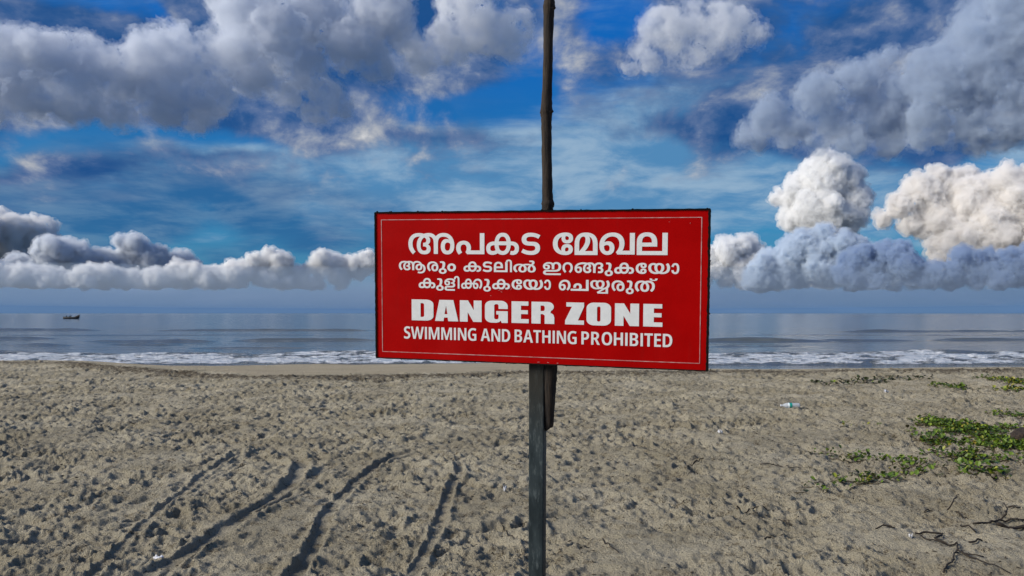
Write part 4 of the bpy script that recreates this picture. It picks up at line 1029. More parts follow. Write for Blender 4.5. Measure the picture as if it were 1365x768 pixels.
    'M': [[360,0,1,192,556,1,188,556,1,191,529,0,194,468,0,196,409,0,196,382,1,196,0,1,76,0,1,76,714,1,256,714,1,417,187,1,420,187,1,581,714,1,761,714,1,761,0,1,636,0,1,636,385,1,636,411,0,638,469,0,641,529,0,643,556,1,639,556,1,471,0,1]],
    'N': [[615,0,1,456,0,1,192,531,1,188,531,1,190,503,0,194,442,0,196,384,0,196,359,1,196,0,1,76,0,1,76,714,1,234,714,1,497,190,1,500,190,1,499,217,0,496,277,0,494,335,0,494,358,1,494,714,1,615,714,1]],
    'O': [[623,358,1,623,275,0,588,140,0,518,42,0,410,-10,0,337,-10,1,263,-10,0,155,43,0,84,140,0,50,276,0,50,359,1,50,475,0,113,639,0,241,725,0,337,725,1,435,725,0,561,634,0,623,469,0],[186,358,1,186,276,0,219,163,0,286,104,0,336,104,1,388,104,0,454,162,0,485,275,0,485,358,1,485,482,0,414,613,0,337,613,1,286,613,0,219,554,0,186,440,0]],
    'P': [[266,714,1,387,714,0,503,602,0,503,496,1,503,445,0,476,358,0,417,294,0,324,259,0,259,259,1,206,259,1,206,0,1,76,0,1,76,714,1],[258,604,1,206,604,1,206,369,1,246,369,1,287,369,0,343,394,0,371,449,0,371,493,1,371,549,0,316,604,0]],
    'R': [[257,714,1,342,714,0,452,668,0,507,577,0,507,508,1,507,461,0,479,388,0,427,335,0,391,316,1,561,0,1,414,0,1,276,282,1,206,282,1,206,0,1,76,0,1,76,714,1],[255,606,1,206,606,1,206,385,1,258,385,1,315,385,0,373,442,0,373,501,1,373,538,0,348,583,0,296,606,0]],
    'S': [[453,205,1,453,143,0,398,46,0,295,-10,0,221,-10,1,185,-10,0,122,-2,0,66,15,0,40,28,1,40,155,1,81,132,0,177,106,0,219,106,1,253,106,0,298,128,0,321,168,0,321,193,1,321,219,0,300,257,0,247,293,0,200,315,1,152,339,0,82,393,0,45,470,0,45,527,1,45,588,0,99,676,0,199,724,0,265,724,1,317,724,0,409,700,0,447,680,1,409,569,1,372,589,0,299,610,0,266,610,1,236,610,0,197,590,0,176,555,0,176,533,1,176,505,0,198,467,0,252,433,0,299,409,1,349,385,0,418,329,0,453,256,0]],
    'T': [[308,0,1,177,0,1,177,602,1,15,602,1,15,714,1,470,714,1,470,602,1,308,602,1]],
    'W': [[850,714,1,691,0,1,541,0,1,455,378,1,452,394,0,444,433,0,437,477,0,430,521,0,428,540,1,427,525,0,420,484,0,413,439,0,405,396,0,401,378,1,316,0,1,167,0,1,7,714,1,136,714,1,217,327,1,221,306,0,230,258,0,239,208,0,245,161,0,248,141,1,251,166,0,259,220,0,269,275,0,280,325,0,284,345,1,369,714,1,487,714,1,571,344,1,576,324,0,586,273,0,596,219,0,604,165,0,607,141,1,610,169,0,620,234,0,632,299,0,638,327,1,720,714,1]],
}


def flatten(c, n=5):
    Pt = [(c[i], c[i + 1], c[i + 2]) for i in range(0, len(c), 3)]
    Qt = []
    for i, p_ in enumerate(Pt):
        q_ = Pt[(i + 1) % len(Pt)]
        Qt.append(p_)
        if not p_[2] and not q_[2]:
            Qt.append(((p_[0] + q_[0]) / 2, (p_[1] + q_[1]) / 2, 1))
    k = next(i for i, p_ in enumerate(Qt) if p_[2])
    Qt = Qt[k:] + Qt[:k]
    out, i = [], 0
    while i < len(Qt):
        a = Qt[i]; out.append((a[0], a[1]))
        b_ = Qt[(i + 1) % len(Qt)]
        if not b_[2]:
            d = Qt[(i + 2) % len(Qt)]
            for j in range(1, n):
                s = j / n
                out.append(tuple((1 - s) ** 2 * a[q] + 2 * s * (1 - s) * b_[q] + s * s * d[q] for q in (0, 1)))
            i += 2
        else:
            i += 1
    return out


def winding(pt, polys):
    w = 0
    x, y = pt
    for q in polys:
        for (x0, y0), (x1, y1) in zip(q, q[1:] + q[:1]):
            if (y0 <= y < y1) or (y1 <= y < y0):
                if x0 + (y - y0) / (y1 - y0) * (x1 - x0) > x:
                    w += 1 if y1 > y0 else -1
    return w


def letter_mesh(polys, y_=-0.0006, th=0.0003):
    """thin raised plate from closed outlines (non-zero winding), in board coordinates"""
    pts, edges = [], []
    for q in polys:
        s = len(pts)
        pts += [Vector(p_) for p_ in q]
        edges += [(s + i, s + (i + 1) % len(q)) for i in range(len(q))]
    vs_, es_, fs_, *_r = delaunay_2d_cdt(pts, edges, [], 0, 1e-6)
    bm_ = bmesh.new()
    bv = [bm_.verts.new((p_.x, y_, p_.y)) for p_ in vs_]
    fl = []
    for f in fs_:
        c_ = ((vs_[f[0]].x + vs_[f[1]].x + vs_[f[2]].x) / 3, (vs_[f[0]].y + vs_[f[1]].y + vs_[f[2]].y) / 3)
        if winding(c_, polys):
            fl.append(bm_.faces.new([bv[i] for i in f]))
    for v_ in [v_ for v_ in bm_.verts if not v_.link_faces]:
        bm_.verts.remove(v_)
    bmesh.ops.recalc_face_normals(bm_, faces=bm_.faces)
    r_ = bmesh.ops.extrude_face_region(bm_, geom=list(bm_.faces))
    bmesh.ops.translate(bm_, vec=(0, -th, 0), verts=[g_ for g_ in r_['geom'] if isinstance(g_, bmesh.types.BMVert)])
    return bmo('letter', bm_)


def put_letter(contours, box):
    polys = [flatten(c) for c in contours]
    xs = [p_[0] for q in polys for p_ in q]; ys = [p_[1] for q in polys for p_ in q]
    x0, x1, z0, z1 = box
    sx_, sz_ = (x1 - x0) / (max(xs) - min(xs)), (z1 - z0) / (max(ys) - min(ys))
    polys = [[(x0 + (p_[0] - min(xs)) * sx_, z0 + (p_[1] - min(ys)) * sz_) for p_ in q] for q in polys]
    return obj('letter', to_sign(letter_mesh(polys)), M_WHITE, panel)


LINES = [
    # big first line
    ('a', -0.4768, -0.2969, 0.1185, 0.1972), ('pa', -0.2897, -0.1820, 0.1181, 0.1960), ('ka', -0.1750, -0.0528, 0.1176, 0.1972), ('tta', -0.0445, 0.0256, 0.1178, 0.1970),
    ('ee_sign', 0.0711, 0.1435, 0.1180, 0.1973), ('ma', 0.1491, 0.2303, 0.1183, 0.1970), ('kha', 0.2367, 0.3592, 0.1188, 0.1967), ('la', 0.3659, 0.4705, 0.1190, 0.1970),
    # second line
    ('aa', -0.5156, -0.4095, 0.0474, 0.0935), ('ra', -0.4032, -0.3592, 0.0556, 0.0922), ('u_sign', -0.3577, -0.3269, 0.0468, 0.0930), ('anusvara', -0.3243, -0.2911, 0.0560, 0.0853),
    ('ka', -0.2616, -0.1941, 0.0556, 0.0931), ('tta', -0.1886, -0.1527, 0.0550, 0.0932), ('la', -0.1462, -0.0950, 0.0552, 0.0925), ('i_sign', -0.1017, -0.0786, 0.0553, 0.1006), ('chillu_l', -0.0737, 0.0090, 0.0549, 0.0976),
    ('i', 0.0355, 0.1014, 0.0465, 0.0925), ('rra', 0.1062, 0.1430, 0.0550, 0.0920), ('nga_nga', 0.1496, 0.2512, 0.0548, 0.0922), ('u_sign', 0.2559, 0.2844, 0.0449, 0.0922), ('ka', 0.2890, 0.3573, 0.0534, 0.0925),
    ('ee_sign', 0.3632, 0.4006, 0.0536, 0.0920), ('ya', 0.4060, 0.4795, 0.0540, 0.0914), ('aa_sign', 0.4839, 0.5104, 0.0543, 0.0916),
    # third line
    ('ka', -0.4370, -0.3709, -0.0075, 0.0306), ('u_sign', -0.3684, -0.3385, -0.0158, 0.0300), ('lla', -0.3359, -0.2940, -0.0152, 0.0302), ('i_sign', -0.2985, -0.2775, -0.0070, 0.0389), ('kka', -0.2709, -0.1902, -0.0074, 0.0300),
    ('u_sign', -0.1862, -0.1577, -0.0162, 0.0298), ('ka', -0.1527, -0.0859, -0.0073, 0.0302), ('ee_sign', -0.0800, -0.0409, -0.0078, 0.0298), ('ya', -0.0370, 0.0357, -0.0073, 0.0295), ('aa_sign', 0.0396, 0.0645, -0.0068, 0.0298),
    ('e_sign', 0.0932, 0.1352, -0.0080, 0.0302), ('ca', 0.1358, 0.1997, -0.0083, 0.0306), ('yya', 0.2053, 0.2739, -0.0168, 0.0300), ('ra', 0.2803, 0.3252, -0.0076, 0.0302), ('u_sign', 0.3298, 0.3571, -0.0170, 0.0304),
    ('ta', 0.3607, 0.4290, -0.0082, 0.0305), ('virama', 0.4110, 0.4378, 0.0300, 0.0385),
]
for nm, x0, x1, z0, z1 in LINES:
    put_letter(GLYPHS[nm], (x0, x1, z0, z1))


# heavy poster capitals, drawn here on a unit square
def arc(cx_, cy_, rx, ry, a0, a1, n=7):
    return [(cx_ + rx * math.cos(R(a0 + (a1 - a0) * i / n)), cy_ + ry * math.sin(R(a0 + (a1 - a0) * i / n))) for i in range(n + 1)]


def rrect(x0, x1, y0, y1, rx, ry):
    return (arc(x1 - rx, y0 + ry, rx, ry, -90, 0) + arc(x1 - rx, y1 - ry, rx, ry, 0, 90) + arc(x0 + rx, y1 - ry, rx, ry, 90, 180) + arc(x0 + rx, y0 + ry, rx, ry, 180, 270))


CAPS = {
    'D': [[(0, 0)] + arc(0.66, 0.22, 0.34, 0.22, -90, 0) + arc(0.66, 0.78, 0.34, 0.22, 0, 90) + [(0, 1)],
          ([(0.41, 0.17)] + arc(0.50, 0.25, 0.075, 0.08, -90, 0) + arc(0.50, 0.75, 0.075, 0.08, 0, 90) + [(0.41, 0.83)])[::-1]],
    'A': [[(0, 0), (0.365, 0), (0.39, 0.17), (0.545, 0.17), (0.57, 0), (1, 0), (0.79, 1), (0.19, 1)], [(0.41, 0.33), (0.475, 0.74), (0.535, 0.33)]],
    'N': [[(0, 0), (0.36, 0), (0.36, 0.45), (0.62, 0), (1, 0), (1, 1), (0.64, 1), (0.64, 0.55), (0.38, 1), (0, 1)]],
    'G': [arc(0.30, 0.24, 0.30, 0.24, 180, 270) + [(0.50, 0.0), (0.62, 0.03), (0.70, 0.10), (0.73, 0.0), (1, 0), (1, 0.53), (0.50, 0.53), (0.50, 0.375), (0.60, 0.375), (0.60, 0.24)]
          + arc(0.52, 0.23, 0.08, 0.075, 0, -90) + arc(0.50, 0.23, 0.09, 0.075, -90, -180) + arc(0.50, 0.77, 0.09, 0.075, 180, 90) + arc(0.52, 0.77, 0.08, 0.075, 90, 0)
          + [(0.60, 0.63), (1, 0.63), (1, 0.74)] + arc(0.70, 0.76, 0.30, 0.24, 0, 90) + arc(0.30, 0.76, 0.30, 0.24, 90, 180)],
    'E': [[(0, 0), (1, 0), (1, 0.19), (0.55, 0.19), (0.55, 0.42), (0.95, 0.42), (0.95, 0.60), (0.55, 0.60), (0.55, 0.81), (0.98, 0.81), (0.98, 1), (0, 1)]],
    'R': [[(0, 0), (0.40, 0), (0.40, 0.44), (0.50, 0.44), (0.58, 0.38), (0.58, 0), (1, 0), (1, 0.30)] + arc(0.80, 0.35, 0.18, 0.14, 0, 80)[0:] + arc(0.72, 0.78, 0.26, 0.22, -60, 90) + [(0, 1)],
          ([(0.40, 0.58)] + arc(0.50, 0.66, 0.08, 0.08, -90, 0) + arc(0.50, 0.75, 0.08, 0.08, 0, 90) + [(0.40, 0.83)])[::-1]],
    'Z': [[(0, 0), (1, 0), (1, 0.19), (0.68, 0.19), (1, 0.82), (1, 1), (0.06, 1), (0.06, 0.81), (0.36, 0.81), (0, 0.18)]],
    'O': [rrect(0, 1, 0, 1, 0.30, 0.24), rrect(0.43, 0.57, 0.17, 0.83, 0.07, 0.06)[::-1]],
}
for ch, x0, x1 in (('D', -0.4656, -0.3793), ('A', -0.3730, -0.2825), ('N', -0.2764, -0.1929), ('G', -0.1803, -0.0943), ('E', -0.0800, -0.0163), ('R', -0.0061, 0.0773),
                   ('Z', 0.1165, 0.1840), ('O', 0.1929, 0.2793), ('N', 0.2927, 0.3762), ('E', 0.3907, 0.4562)):
    over = 0.0010 if ch in 'GO' else 0.0
    z0, z1 = -0.1285 - over, -0.0500 + over
    polys = [[(x0 + p_[0] * (x1 - x0), z0 + p_[1] * (z1 - z0)) for p_ in q] for q in CAPS[ch]]
    obj('letter', to_sign(letter_mesh(polys)), M_WHITE, panel)

# condensed capitals of the last line, each word set between its two ends
GLYPHS['I'] = [[0, 0, 1, 0, 714, 1, 130, 714, 1, 130, 0, 1]]
tight = {'A': 10, 'T': 16, 'W': 10, 'O': 38, 'G': 34, 'S': 26, 'D': 40}
for word, x0, x1 in (('SWIMMING', -0.4969, -0.2132), ('AND', -0.1965, -0.0848), ('BATHING', -0.0686, 0.1581), ('PROHIBITED', 0.1752, 0.4902)):
    x, spans = 0.0, []
    for i, ch in enumerate(word):
        xs = [v_ for c in GLYPHS[ch] for v_ in c[0::3]]
        if i:
            x += tight.get(ch, 60) + tight.get(word[i - 1], 60)
        spans.append((ch, x, x + max(xs) - min(xs)))
        x += max(xs) - min(xs)
    k = (x1 - x0) / x
    for ch, a, b_ in spans:
        over = 0.0006 if ch in 'SGO' else 0.0
        put_letter(GLYPHS[ch], (x0 + a * k, x0 + b_ * k, -0.1982 - over, -0.1525 + over))

# chipped paint below the third line and a few scuffs
rnd = random.Random(12)
for x_, z_, l_, t_ in ((-0.126, -0.0105, 0.010, 0.4), (-0.118, -0.0165, 0.008, -0.5), (-0.112, -0.008, 0.005, 1.2), (-0.082, -0.006, 0.007, 1.0), (-0.158, -0.031, 0.003, 0.2), (-0.085, 0.012, 0.004, -0.4),
                       (0.475, 0.232, 0.003, 0.3), (0.545, 0.228, 0.0035, 0.9), (0.115, -0.127, 0.003, 0.2), (0.02, -0.268, 0.012, 0.05), (0.055, -0.268, 0.008, -0.1), (0.09, -0.269, 0.007, 0.1)):
    u = Vector((math.cos(t_), math.sin(t_))); n_ = Vector((-u.y, u.x))
    q = [Vector((x_, z_)) + u * l_ * s + n_ * w_ * rnd.uniform(0.6, 1.3) for s, w_ in ((-0.5, 0), (-0.2, -0.0007), (0.2, -0.0011), (0.5, 0), (0.15, 0.0009), (-0.2, 0.0012))]
    obj('paint_chip', to_sign(letter_mesh([[(p_.x, p_.y) for p_ in q]], -0.0010, 0.0002)), M_LINE, panel)

# square post behind the board, set in the sand
bm = bmesh.new()
box_bm(bm, -0.0212, 0.0348, 0.0225, 0.0785, -2.05, 0.262, 0.004)
obj('post', to_sign(bmo('post', bm)), M_STEEL, sign)
for z_ in (0.17, -0.19):                                               # rails behind the sheet
    bm = bmesh.new(); box_bm(bm, -0.56, 0.56, 0.0125, 0.0222, z_ - 0.015, z_ + 0.015, 0.001)
    obj('rail', to_sign(bmo('rail', bm)), M_BLACK, sign)

# ------------------------------------------------------------------ rough wooden pole tied behind the board
m, b, out = material('bark')
o = objco()
g = noise(vmath('MULTIPLY', o, (1.0, 1.0, 0.06)), 90.0, 5, 0.65)
c = mix(step(g, 0.3, 0.7), (0.006, 0.004, 0.003), (0.035, 0.021, 0.011))
c = mix(step(noise(o, 14.0, 4, 0.6), 0.55, 0.75) * 0.5, c, (0.05, 0.034, 0.018))
X.put(b.inputs['Base Color'], c)
b.inputs['Roughness'].default_value = 0.9
bump(b, g, 0.006, 0.8)
M_BARK = m


def on_back(px_, py_, back):
    """point on the plane a given depth behind the board"""
    d = Vector(ray(px_, py_)); n_ = BR.to_3x3() @ Vector((0, 1, 0))
    o_ = BM @ Vector((0, back, 0))
    e = Vector((0, 0, EYE))
    return e + d * ((o_ - e).dot(n_) / d.dot(n_))


path = [(731.6, 571, 5.0), (731.9, 565, 6.2), (731.5, 550, 7.2), (732.0, 535, 8.3), (732.4, 520, 8.9), (732.8, 505, 9.6), (733.2, 494, 9.9), (733.4, 470, 9.4), (733, 430, 8.6), (732, 380, 8.2), (731, 330, 8.0), (730.2, 300, 7.9),
        (729.9, 283, 7.2), (729.9, 277, 7.6), (730.4, 272, 8.6), (729.9, 266, 7.1), (729.6, 250, 6.8), (729.3, 225, 6.7), (728.8, 200, 6.6), (728.6, 175, 6.6), (728.3, 160, 6.9), (728.2, 152, 7.5), (728.3, 146, 8.0), (728.7, 138, 7.1),
        (729.2, 120, 6.5), (730.0, 95, 6.3), (730.6, 70, 6.3), (731.0, 45, 6.3), (731.4, 25, 6.6), (731.7, 14, 7.4), (732, 8, 7.9), (732.2, 0, 6.8), (732.4, -20, 6.3), (732.6, -60, 6.1), (732.4, -110, 6.0), (732.6, -130, 5.4)]
pts, rad = [], []
for i, (px_, py_, r_) in enumerate(path):
    q = on_back(px_, py_, 0.046)
    pts.append(q); rad.append(r_ * 2.72 / FOC)
fine_p, fine_r = [], []
for i in range(len(pts) - 1):
    for k in range(3):
        t = k / 3
        fine_p.append(pts[i].lerp(pts[i + 1], t)); fine_r.append(rad[i] * (1 - t) + rad[i + 1] * t)
fine_p.append(pts[-1]); fine_r.append(rad[-1])
base = fine_p[0].copy()
stick = empty('wooden_pole', base)
tag(stick, 'knotty dark branch pole rising behind the red sign with a cut lower end', 'pole')
me = tube_mesh('shaft', [q - base for q in fine_p], fine_r, 12, 0.06, 3)
v = np.empty(len(me.vertices) * 3, np.float32); me.vertices.foreach_get('co', v); v = v.reshape(-1, 3)
low = v[:12]; low[:, 2] += (low[:, 0]) * 0.8                               # the end is cut on a slant
me.vertices.foreach_set('co', v.reshape(-1)); me.update()
obj('shaft', me, M_BARK, stick)
rnd = random.Random(9)
for px_, py_, sd in ((735.5, 272, 1), (735.0, 149, 1), (722.5, 151, -1), (738.0, 11, 1)):    # stubs of side shoots at the knots
    q = on_back(px_, py_, 0.040) - base
    me = tube_mesh('knot', [q - Vector((sd * 0.012, 0, 0.002)), q, q + Vector((sd * 0.006, -0.002, 0.004))], [0.009, 0.007, 0.004], 7, 0.15, 5)
    obj('knot', me, M_BARK, stick)
# wire binding the pole to the post, behind the board
m, b, out = material('wire')
X.put(b.inputs['Base Color'], mix(noise(objco(), 40.0, 3, 0.6), (0.05, 0.035, 0.025), (0.11, 0.08, 0.06)))
b.inputs['Roughness'].default_value = 0.6
b.inputs['Metallic'].default_value = 0.6
M_WIRE = m
for z_ in (0.08, -0.10):
    loop = []
    for k in range(25):
        a = 2 * math.pi * k / 24
        loop.append(BM @ Vector((0.034 + 0.062 * math.cos(a), 0.0505 + 0.034 * math.sin(a), z_ + 0.004 * math.sin(3 * a))))
    obj('binding', tube_mesh('binding', [q - base for q in loop], [0.0015] * 25, 6), M_WIRE, stick)


# ------------------------------------------------------------------ creeping plants
m, b, out = material('creeper_leaf')
o = pos()
rn = getattr_node('tint')
c = ramp(rn, [(0.0, (0.030, 0.020, 0.008)), (0.2, (0.022, 0.042, 0.005)), (0.45, (0.07, 0.12, 0.010)), (0.75, (0.13, 0.19, 0.015)), (0.90, (0.19, 0.22, 0.02)), (1.0, (0.26, 0.20, 0.03))])
X.put(b.inputs['Base Color'], c)
b.inputs['Roughness'].default_value = 0.42
b.inputs['Specular IOR Level'].default_value = 0.4
M_LEAF = m
m, b, out = material('vine_stem')
X.put(b.inputs['Base Color'], mix(noise(pos(), 14.0, 3, 0.6), (0.035, 0.026, 0.012), (0.10, 0.075, 0.035)))
b.inputs['Roughness'].default_value = 0.8
M_VINE = m


def creeper(label, patches, seed, per_m2=2300, size=0.040, dry=0.0):
    """patches: photo ellipses (px, py, rx, ry) where the plant covers the sand"""
    rnd = random.Random(seed)
    c0 = ground(patches[0][0], patches[0][1])
    base = Vector((c0[0], c0[1], sand_z(c0[0], c0[1])))
    root = empty('beach_creeper', base)
    tag(root, label, 'creeper', 'green creepers on the sand')
    lv, lf, tint = [], [], []

    def leaf(p_, s, yaw, pitch, tone):
        f = Vector((math.cos(yaw), math.sin(yaw), 0)); w = Vector((-f.y, f.x, 0))
        up_ = Vector((0, 0, 1))
        ax = f * math.cos(pitch) + up_ * math.sin(pitch)
        nr = up_ * math.cos(pitch) - f * math.sin(pitch)
        k = len(lv)
        for a, s_, n_ in ((0, 0, 0), (0.35, 0.42, 0.13), (0.80, 0.36, 0.12), (1.0, 0.16, 0.05), (0.93, 0.0, -0.02), (1.0, -0.16, 0.05), (0.80, -0.36, 0.12), (0.35, -0.42, 0.13), (0.5, 0, -0.02)):
            lv.append(p_ + (ax * a + w * s_ + nr * n_) * s)
            tint.append(tone)
        for i in range(8):
            lf.append((k + 8, k + i, k + (i + 1) % 8))

    sv, sf = [], []

    def stem(pl, r):
        me_ = [(p_, r) for p_ in pl]
        k0 = len(sv)
        for i, p_ in enumerate(pl):
            t = (pl[min(i + 1, len(pl) - 1)] - pl[max(i - 1, 0)]).normalized()
            u = t.cross(Vector((0, 0, 1))).normalized() if abs(t.z) < 0.95 else Vector((1, 0, 0))
            w = u.cross(t)
            for q in range(4):
                a = math.pi / 2 * q
                sv.append(p_ + (u * math.cos(a) + w * math.sin(a)) * r)
        for i in range(len(pl) - 1):
            for q in range(4):
                a, b_ = k0 + i * 4 + q, k0 + i * 4 + (q + 1) % 4
                sf.append((a, b_, b_ + 4, a + 4))

    for px_, py_, rx, ry in patches:
        c = ground(px_, py_)
        hw = rx / FOC * c[1]
        y0, y1 = ground(px_, py_ + ry)[1], ground(px_, py_ - ry)[1]
        hd = (y1 - y0) / 2; cy = (y0 + y1) / 2
        n_run = max(2, int(math.pi * hw * hd * per_m2 / 16))
        for k in range(n_run):
            a, rr = rnd.uniform(0, 2 * math.pi), math.sqrt(rnd.random())
            x, y = c[0] + hw * rr * math.cos(a), cy + hd * rr * math.sin(a)
            yaw = rnd.gauss(math.pi if rnd.random() < 0.7 else 0.0, 0.7)
            L = rnd.uniform(0.25, 0.65) * min(1.0, 0.4 + hw)
            n = int(L / 0.045) + 2
            pl = []
            for i in range(n):
                e = ((x - c[0]) / hw) ** 2 + ((y - cy) / hd) ** 2
                if e > 1.5 and i > 2:
                    break
                z = sand_z(x, y)
                pl.append(Vector((x, y, z + 0.010)))
                for q in range(rnd.choice((1, 1, 2))):
                    if e < 1.0 + rnd.uniform(-0.3, 0.4):
                        hgt = rnd.uniform(0.008, 0.055) * (1.2 - 0.5 * min(e, 1.6))
                        ly = rnd.uniform(0, 2 * math.pi)
                        lp = Vector((x + rnd.uniform(-0.02, 0.02), y + rnd.uniform(-0.02, 0.02), z + max(0.006, hgt)))
                        tone = min(1.0, max(0.0, rnd.gauss(0.48, 0.2)))
                        if rnd.random() < 0.035 + dry:
                            tone = rnd.uniform(0.9, 1.0) if dry < 0.3 else rnd.uniform(0.0, 0.2)
                        leaf(lp, size * rnd.uniform(0.4, 1.4), ly, rnd.uniform(-0.1, 1.1), tone)
                yaw += rnd.gauss(0, 0.35)
                x += 0.045 * math.cos(yaw); y += 0.045 * math.sin(yaw)
            if len(pl) > 1:
                stem(pl, 0.0035)
    me = mesh('foliage', [p_ - base for p_ in lv], lf, smooth=False)
    attr(me, 'tint', tint)
    f_ = obj('foliage', me, M_LEAF, root); f_['kind'] = 'stuff'
    s_ = obj('runner', mesh('runner', [p_ - base for p_ in sv], sf), M_VINE, root); s_['kind'] = 'stuff'
    return root


creeper('large green creeper mat nearest the dark husk at the right edge', [(1340, 592, 26, 10), (1325, 585, 22, 6), (1352, 600, 26, 6), (1310, 600, 30, 4)], 21)
creeper('green creeper band at the back of the right hand patch', [(1265, 565, 38, 7), (1300, 572, 40, 6), (1282, 577, 30, 4), (1345, 553, 26, 3), (1240, 566, 16, 3), (1355, 568, 24, 5)], 22)
creeper('middle creeper strip with a bare sand lane behind it', [(1240, 585, 18, 5), (1275, 591, 28, 4), (1255, 588, 26, 4), (1305, 593, 20, 4)], 23)
creeper('bright bushy green creeper clump at the front of the patch', [(1311, 627, 22, 8), (1290, 630, 14, 5), (1275, 622, 12, 4), (1330, 634, 14, 4)], 24, per_m2=1700, size=0.052)
creeper('sparse creeper row in front of the big green mat', [(1265, 607, 30, 4), (1300, 609, 30, 5), (1345, 612, 24, 5), (1235, 605, 12, 2)], 25, per_m2=1900)
creeper('small dark green creeper tuft left of the patch', [(1147, 607, 15, 5), (1122, 606, 15, 3), (1092, 602, 11, 3), (1175, 610, 10, 3)], 26, per_m2=2200)
creeper('straggling creeper along the lower left of the patch', [(1155, 637, 24, 6), (1128, 641, 14, 5), (1188, 637, 20, 5)], 27, per_m2=2200)
creeper('thin creeper stems between the tuft and the bright clump', [(1215, 616, 28, 6), (1210, 626, 22, 4), (1240, 628, 16, 4)], 28, per_m2=1600)
creeper('tiny creeper sprig nearest the viewer with a yellow leaf', [(1078, 645, 12, 3), (1096, 649, 8, 5), (1076, 656, 5, 2), (1116, 647, 3, 2)], 29, per_m2=2200)
creeper('lone little creeper tuft on bare sand beyond the dark green tuft', [(1130, 569, 7, 3), (1160, 566, 14, 2)], 30, per_m2=700)
creeper('low creeper trail left of the middle strip', [(1200, 581, 18, 2), (1215, 576, 6, 3)], 31, per_m2=500, dry=0.3)
creeper('far green creeper tuft near the beach crest', [(1272, 516, 22, 4), (1255, 513, 10, 3)], 32, per_m2=420, size=0.058)
creeper('far dark creeper at the right edge on the beach crest', [(1352, 508, 26, 6), (1350, 518, 24, 3), (1385, 512, 22, 6)], 33, per_m2=420, dry=0.2, size=0.06)
creeper('brown withered creeper on the crest above the bottle', [(1110, 511, 30, 3), (1150, 507, 40, 3), (1205, 504, 40, 2)], 34, per_m2=170, size=0.06, dry=0.85)

# ------------------------------------------------------------------ twigs
m, b, out = material('dry_twig')
X.put(b.inputs['Base Color'], mix(noise(pos(), 60.0, 4, 0.6), (0.008, 0.006, 0.004), (0.034, 0.023, 0.014)))
b.inputs['Roughness'].default_value = 0.9
M_TWIG = m


def twig_path(pxs, seed, r, rise=None):
    rnd = random.Random(seed)
    pts = []
    for i, (px_, py_) in enumerate(pxs):
        g = ground(px_, py_)
        z = sand_z(g[0], g[1]) + r * 0.9 + 0.006 + (rise[i] if rise else 0.0)
        if rise and rise[i]:
            d = ray(px_, py_)                                # lifted point: keep its sight line
            g0 = ground(*pxs[i - 1]); t = g0[1] / d[1]
            g = d * t; z = EYE + d[2] * t
        pts.append(Vector((g[0], g[1], z)))
    out = []
    for i in range(len(pts) - 1):
        n = max(2, int((pts[i + 1] - pts[i]).length / 0.035))
        for k in range(n):
            p_ = pts[i].lerp(pts[i + 1], k / n)
            if not rise:
                p_.z = sand_z(p_.x, p_.y) + r * 0.9 + 0.005
            out.append(p_ + Vector((rnd.gauss(0, 1), rnd.gauss(0, 1), abs(rnd.gauss(0, 0.7)))) * r * 0.8)
    out.append(pts[-1])
    return out


def twig(label, main, r, seed, shoots=(), rise=None):
    r = r * 1.35
    pl = twig_path(main, seed, r, rise)
    base = pl[0].copy()
    root = empty('twig', base)
    tag(root, label, 'twig', 'dry twigs lying on the sand')
    n = len(pl)
    obj('stem', tube_mesh('stem', [p_ - base for p_ in pl], [r * (1 - 0.45 * i / n) for i in range(n)], 6, 0.2, seed), M_TWIG, root)
    for k, (sp, rs) in enumerate(shoots):
        q = twig_path(sp, seed + 50 + k, r * 0.8, rs)
        obj('side_shoot', tube_mesh('side_shoot', [p_ - base for p_ in q], [r * 0.8 * (1 - 0.5 * i / len(q)) for i in range(len(q))], 6, 0.2, seed + k), M_TWIG, root)


def z6(*p):
    return [(1180 + x / 6.0, 640 + y / 6.0) for x, y in p]


def z3(*p):
    return [(900 + x / 2.935, 620 + y / 2.935) for x, y in p]


twig('forked twig with one arm sticking up below the bright clump', z6((485, 240), (580, 255), (670, 295)), 0.0055, 1, [(z6((485, 240), (535, 180), (588, 116)), [0, 0.05, 0.12])])
twig('short flat twig just left of the forked upright one', z6((300, 245), (370, 235), (430, 238)), 0.004, 2)
twig('long branching twig running off the right edge', z6((710, 352), (850, 326), (920, 316), (1010, 312), (1120, 308)), 0.0065, 3,
     [(z6((925, 312), (962, 270), (978, 236), (945, 182)), [0, 0.03, 0.06, 0.1]), (z6((1050, 310), (1090, 290), (1130, 285)), None)])
twig('thick dark stick lying along the right edge', z6((900, 347), (1000, 342), (1080, 338), (1150, 330)), 0.012, 4)
twig('curled twig with a knob near the right edge', z6((988, 190), (1030, 203), (1060, 220), (1080, 206)), 0.006, 5)
twig('short slanting splinter between the two branching twigs', z6((595, 338), (655, 378), (720, 405)), 0.006, 6)
twig('zigzag root with a leg pointing down to the frame bottom', z6((245, 432), (300, 420), (370, 427), (465, 430), (400, 475), (500, 512), (572, 505), (576, 562), (545, 620), (530, 670), (468, 745)), 0.0055, 7,
     [(z6((280, 450), (380, 487), (500, 512)), None), (z6((576, 565), (700, 600), (790, 612)), None)])
twig('little crooked twig right of the zigzag root', z6((680, 520), (740, 492), (806, 460)), 0.0055, 8)
twig('short root end at the left of the zigzag root', z6((-10, 376), (40, 378), (78, 386)), 0.005, 9)
twig('curved twig on pale sand right of the post', z3((245, 192), (300, 170), (340, 165), (386, 166)), 0.005, 10)
twig('small bent twig beside the curved one', z3((408, 208), (430, 215), (456, 228)), 0.005, 11)
twig('thin arched twig left of the zigzag root', z3((788, 252), (825, 243), (858, 247)), 0.004, 12)
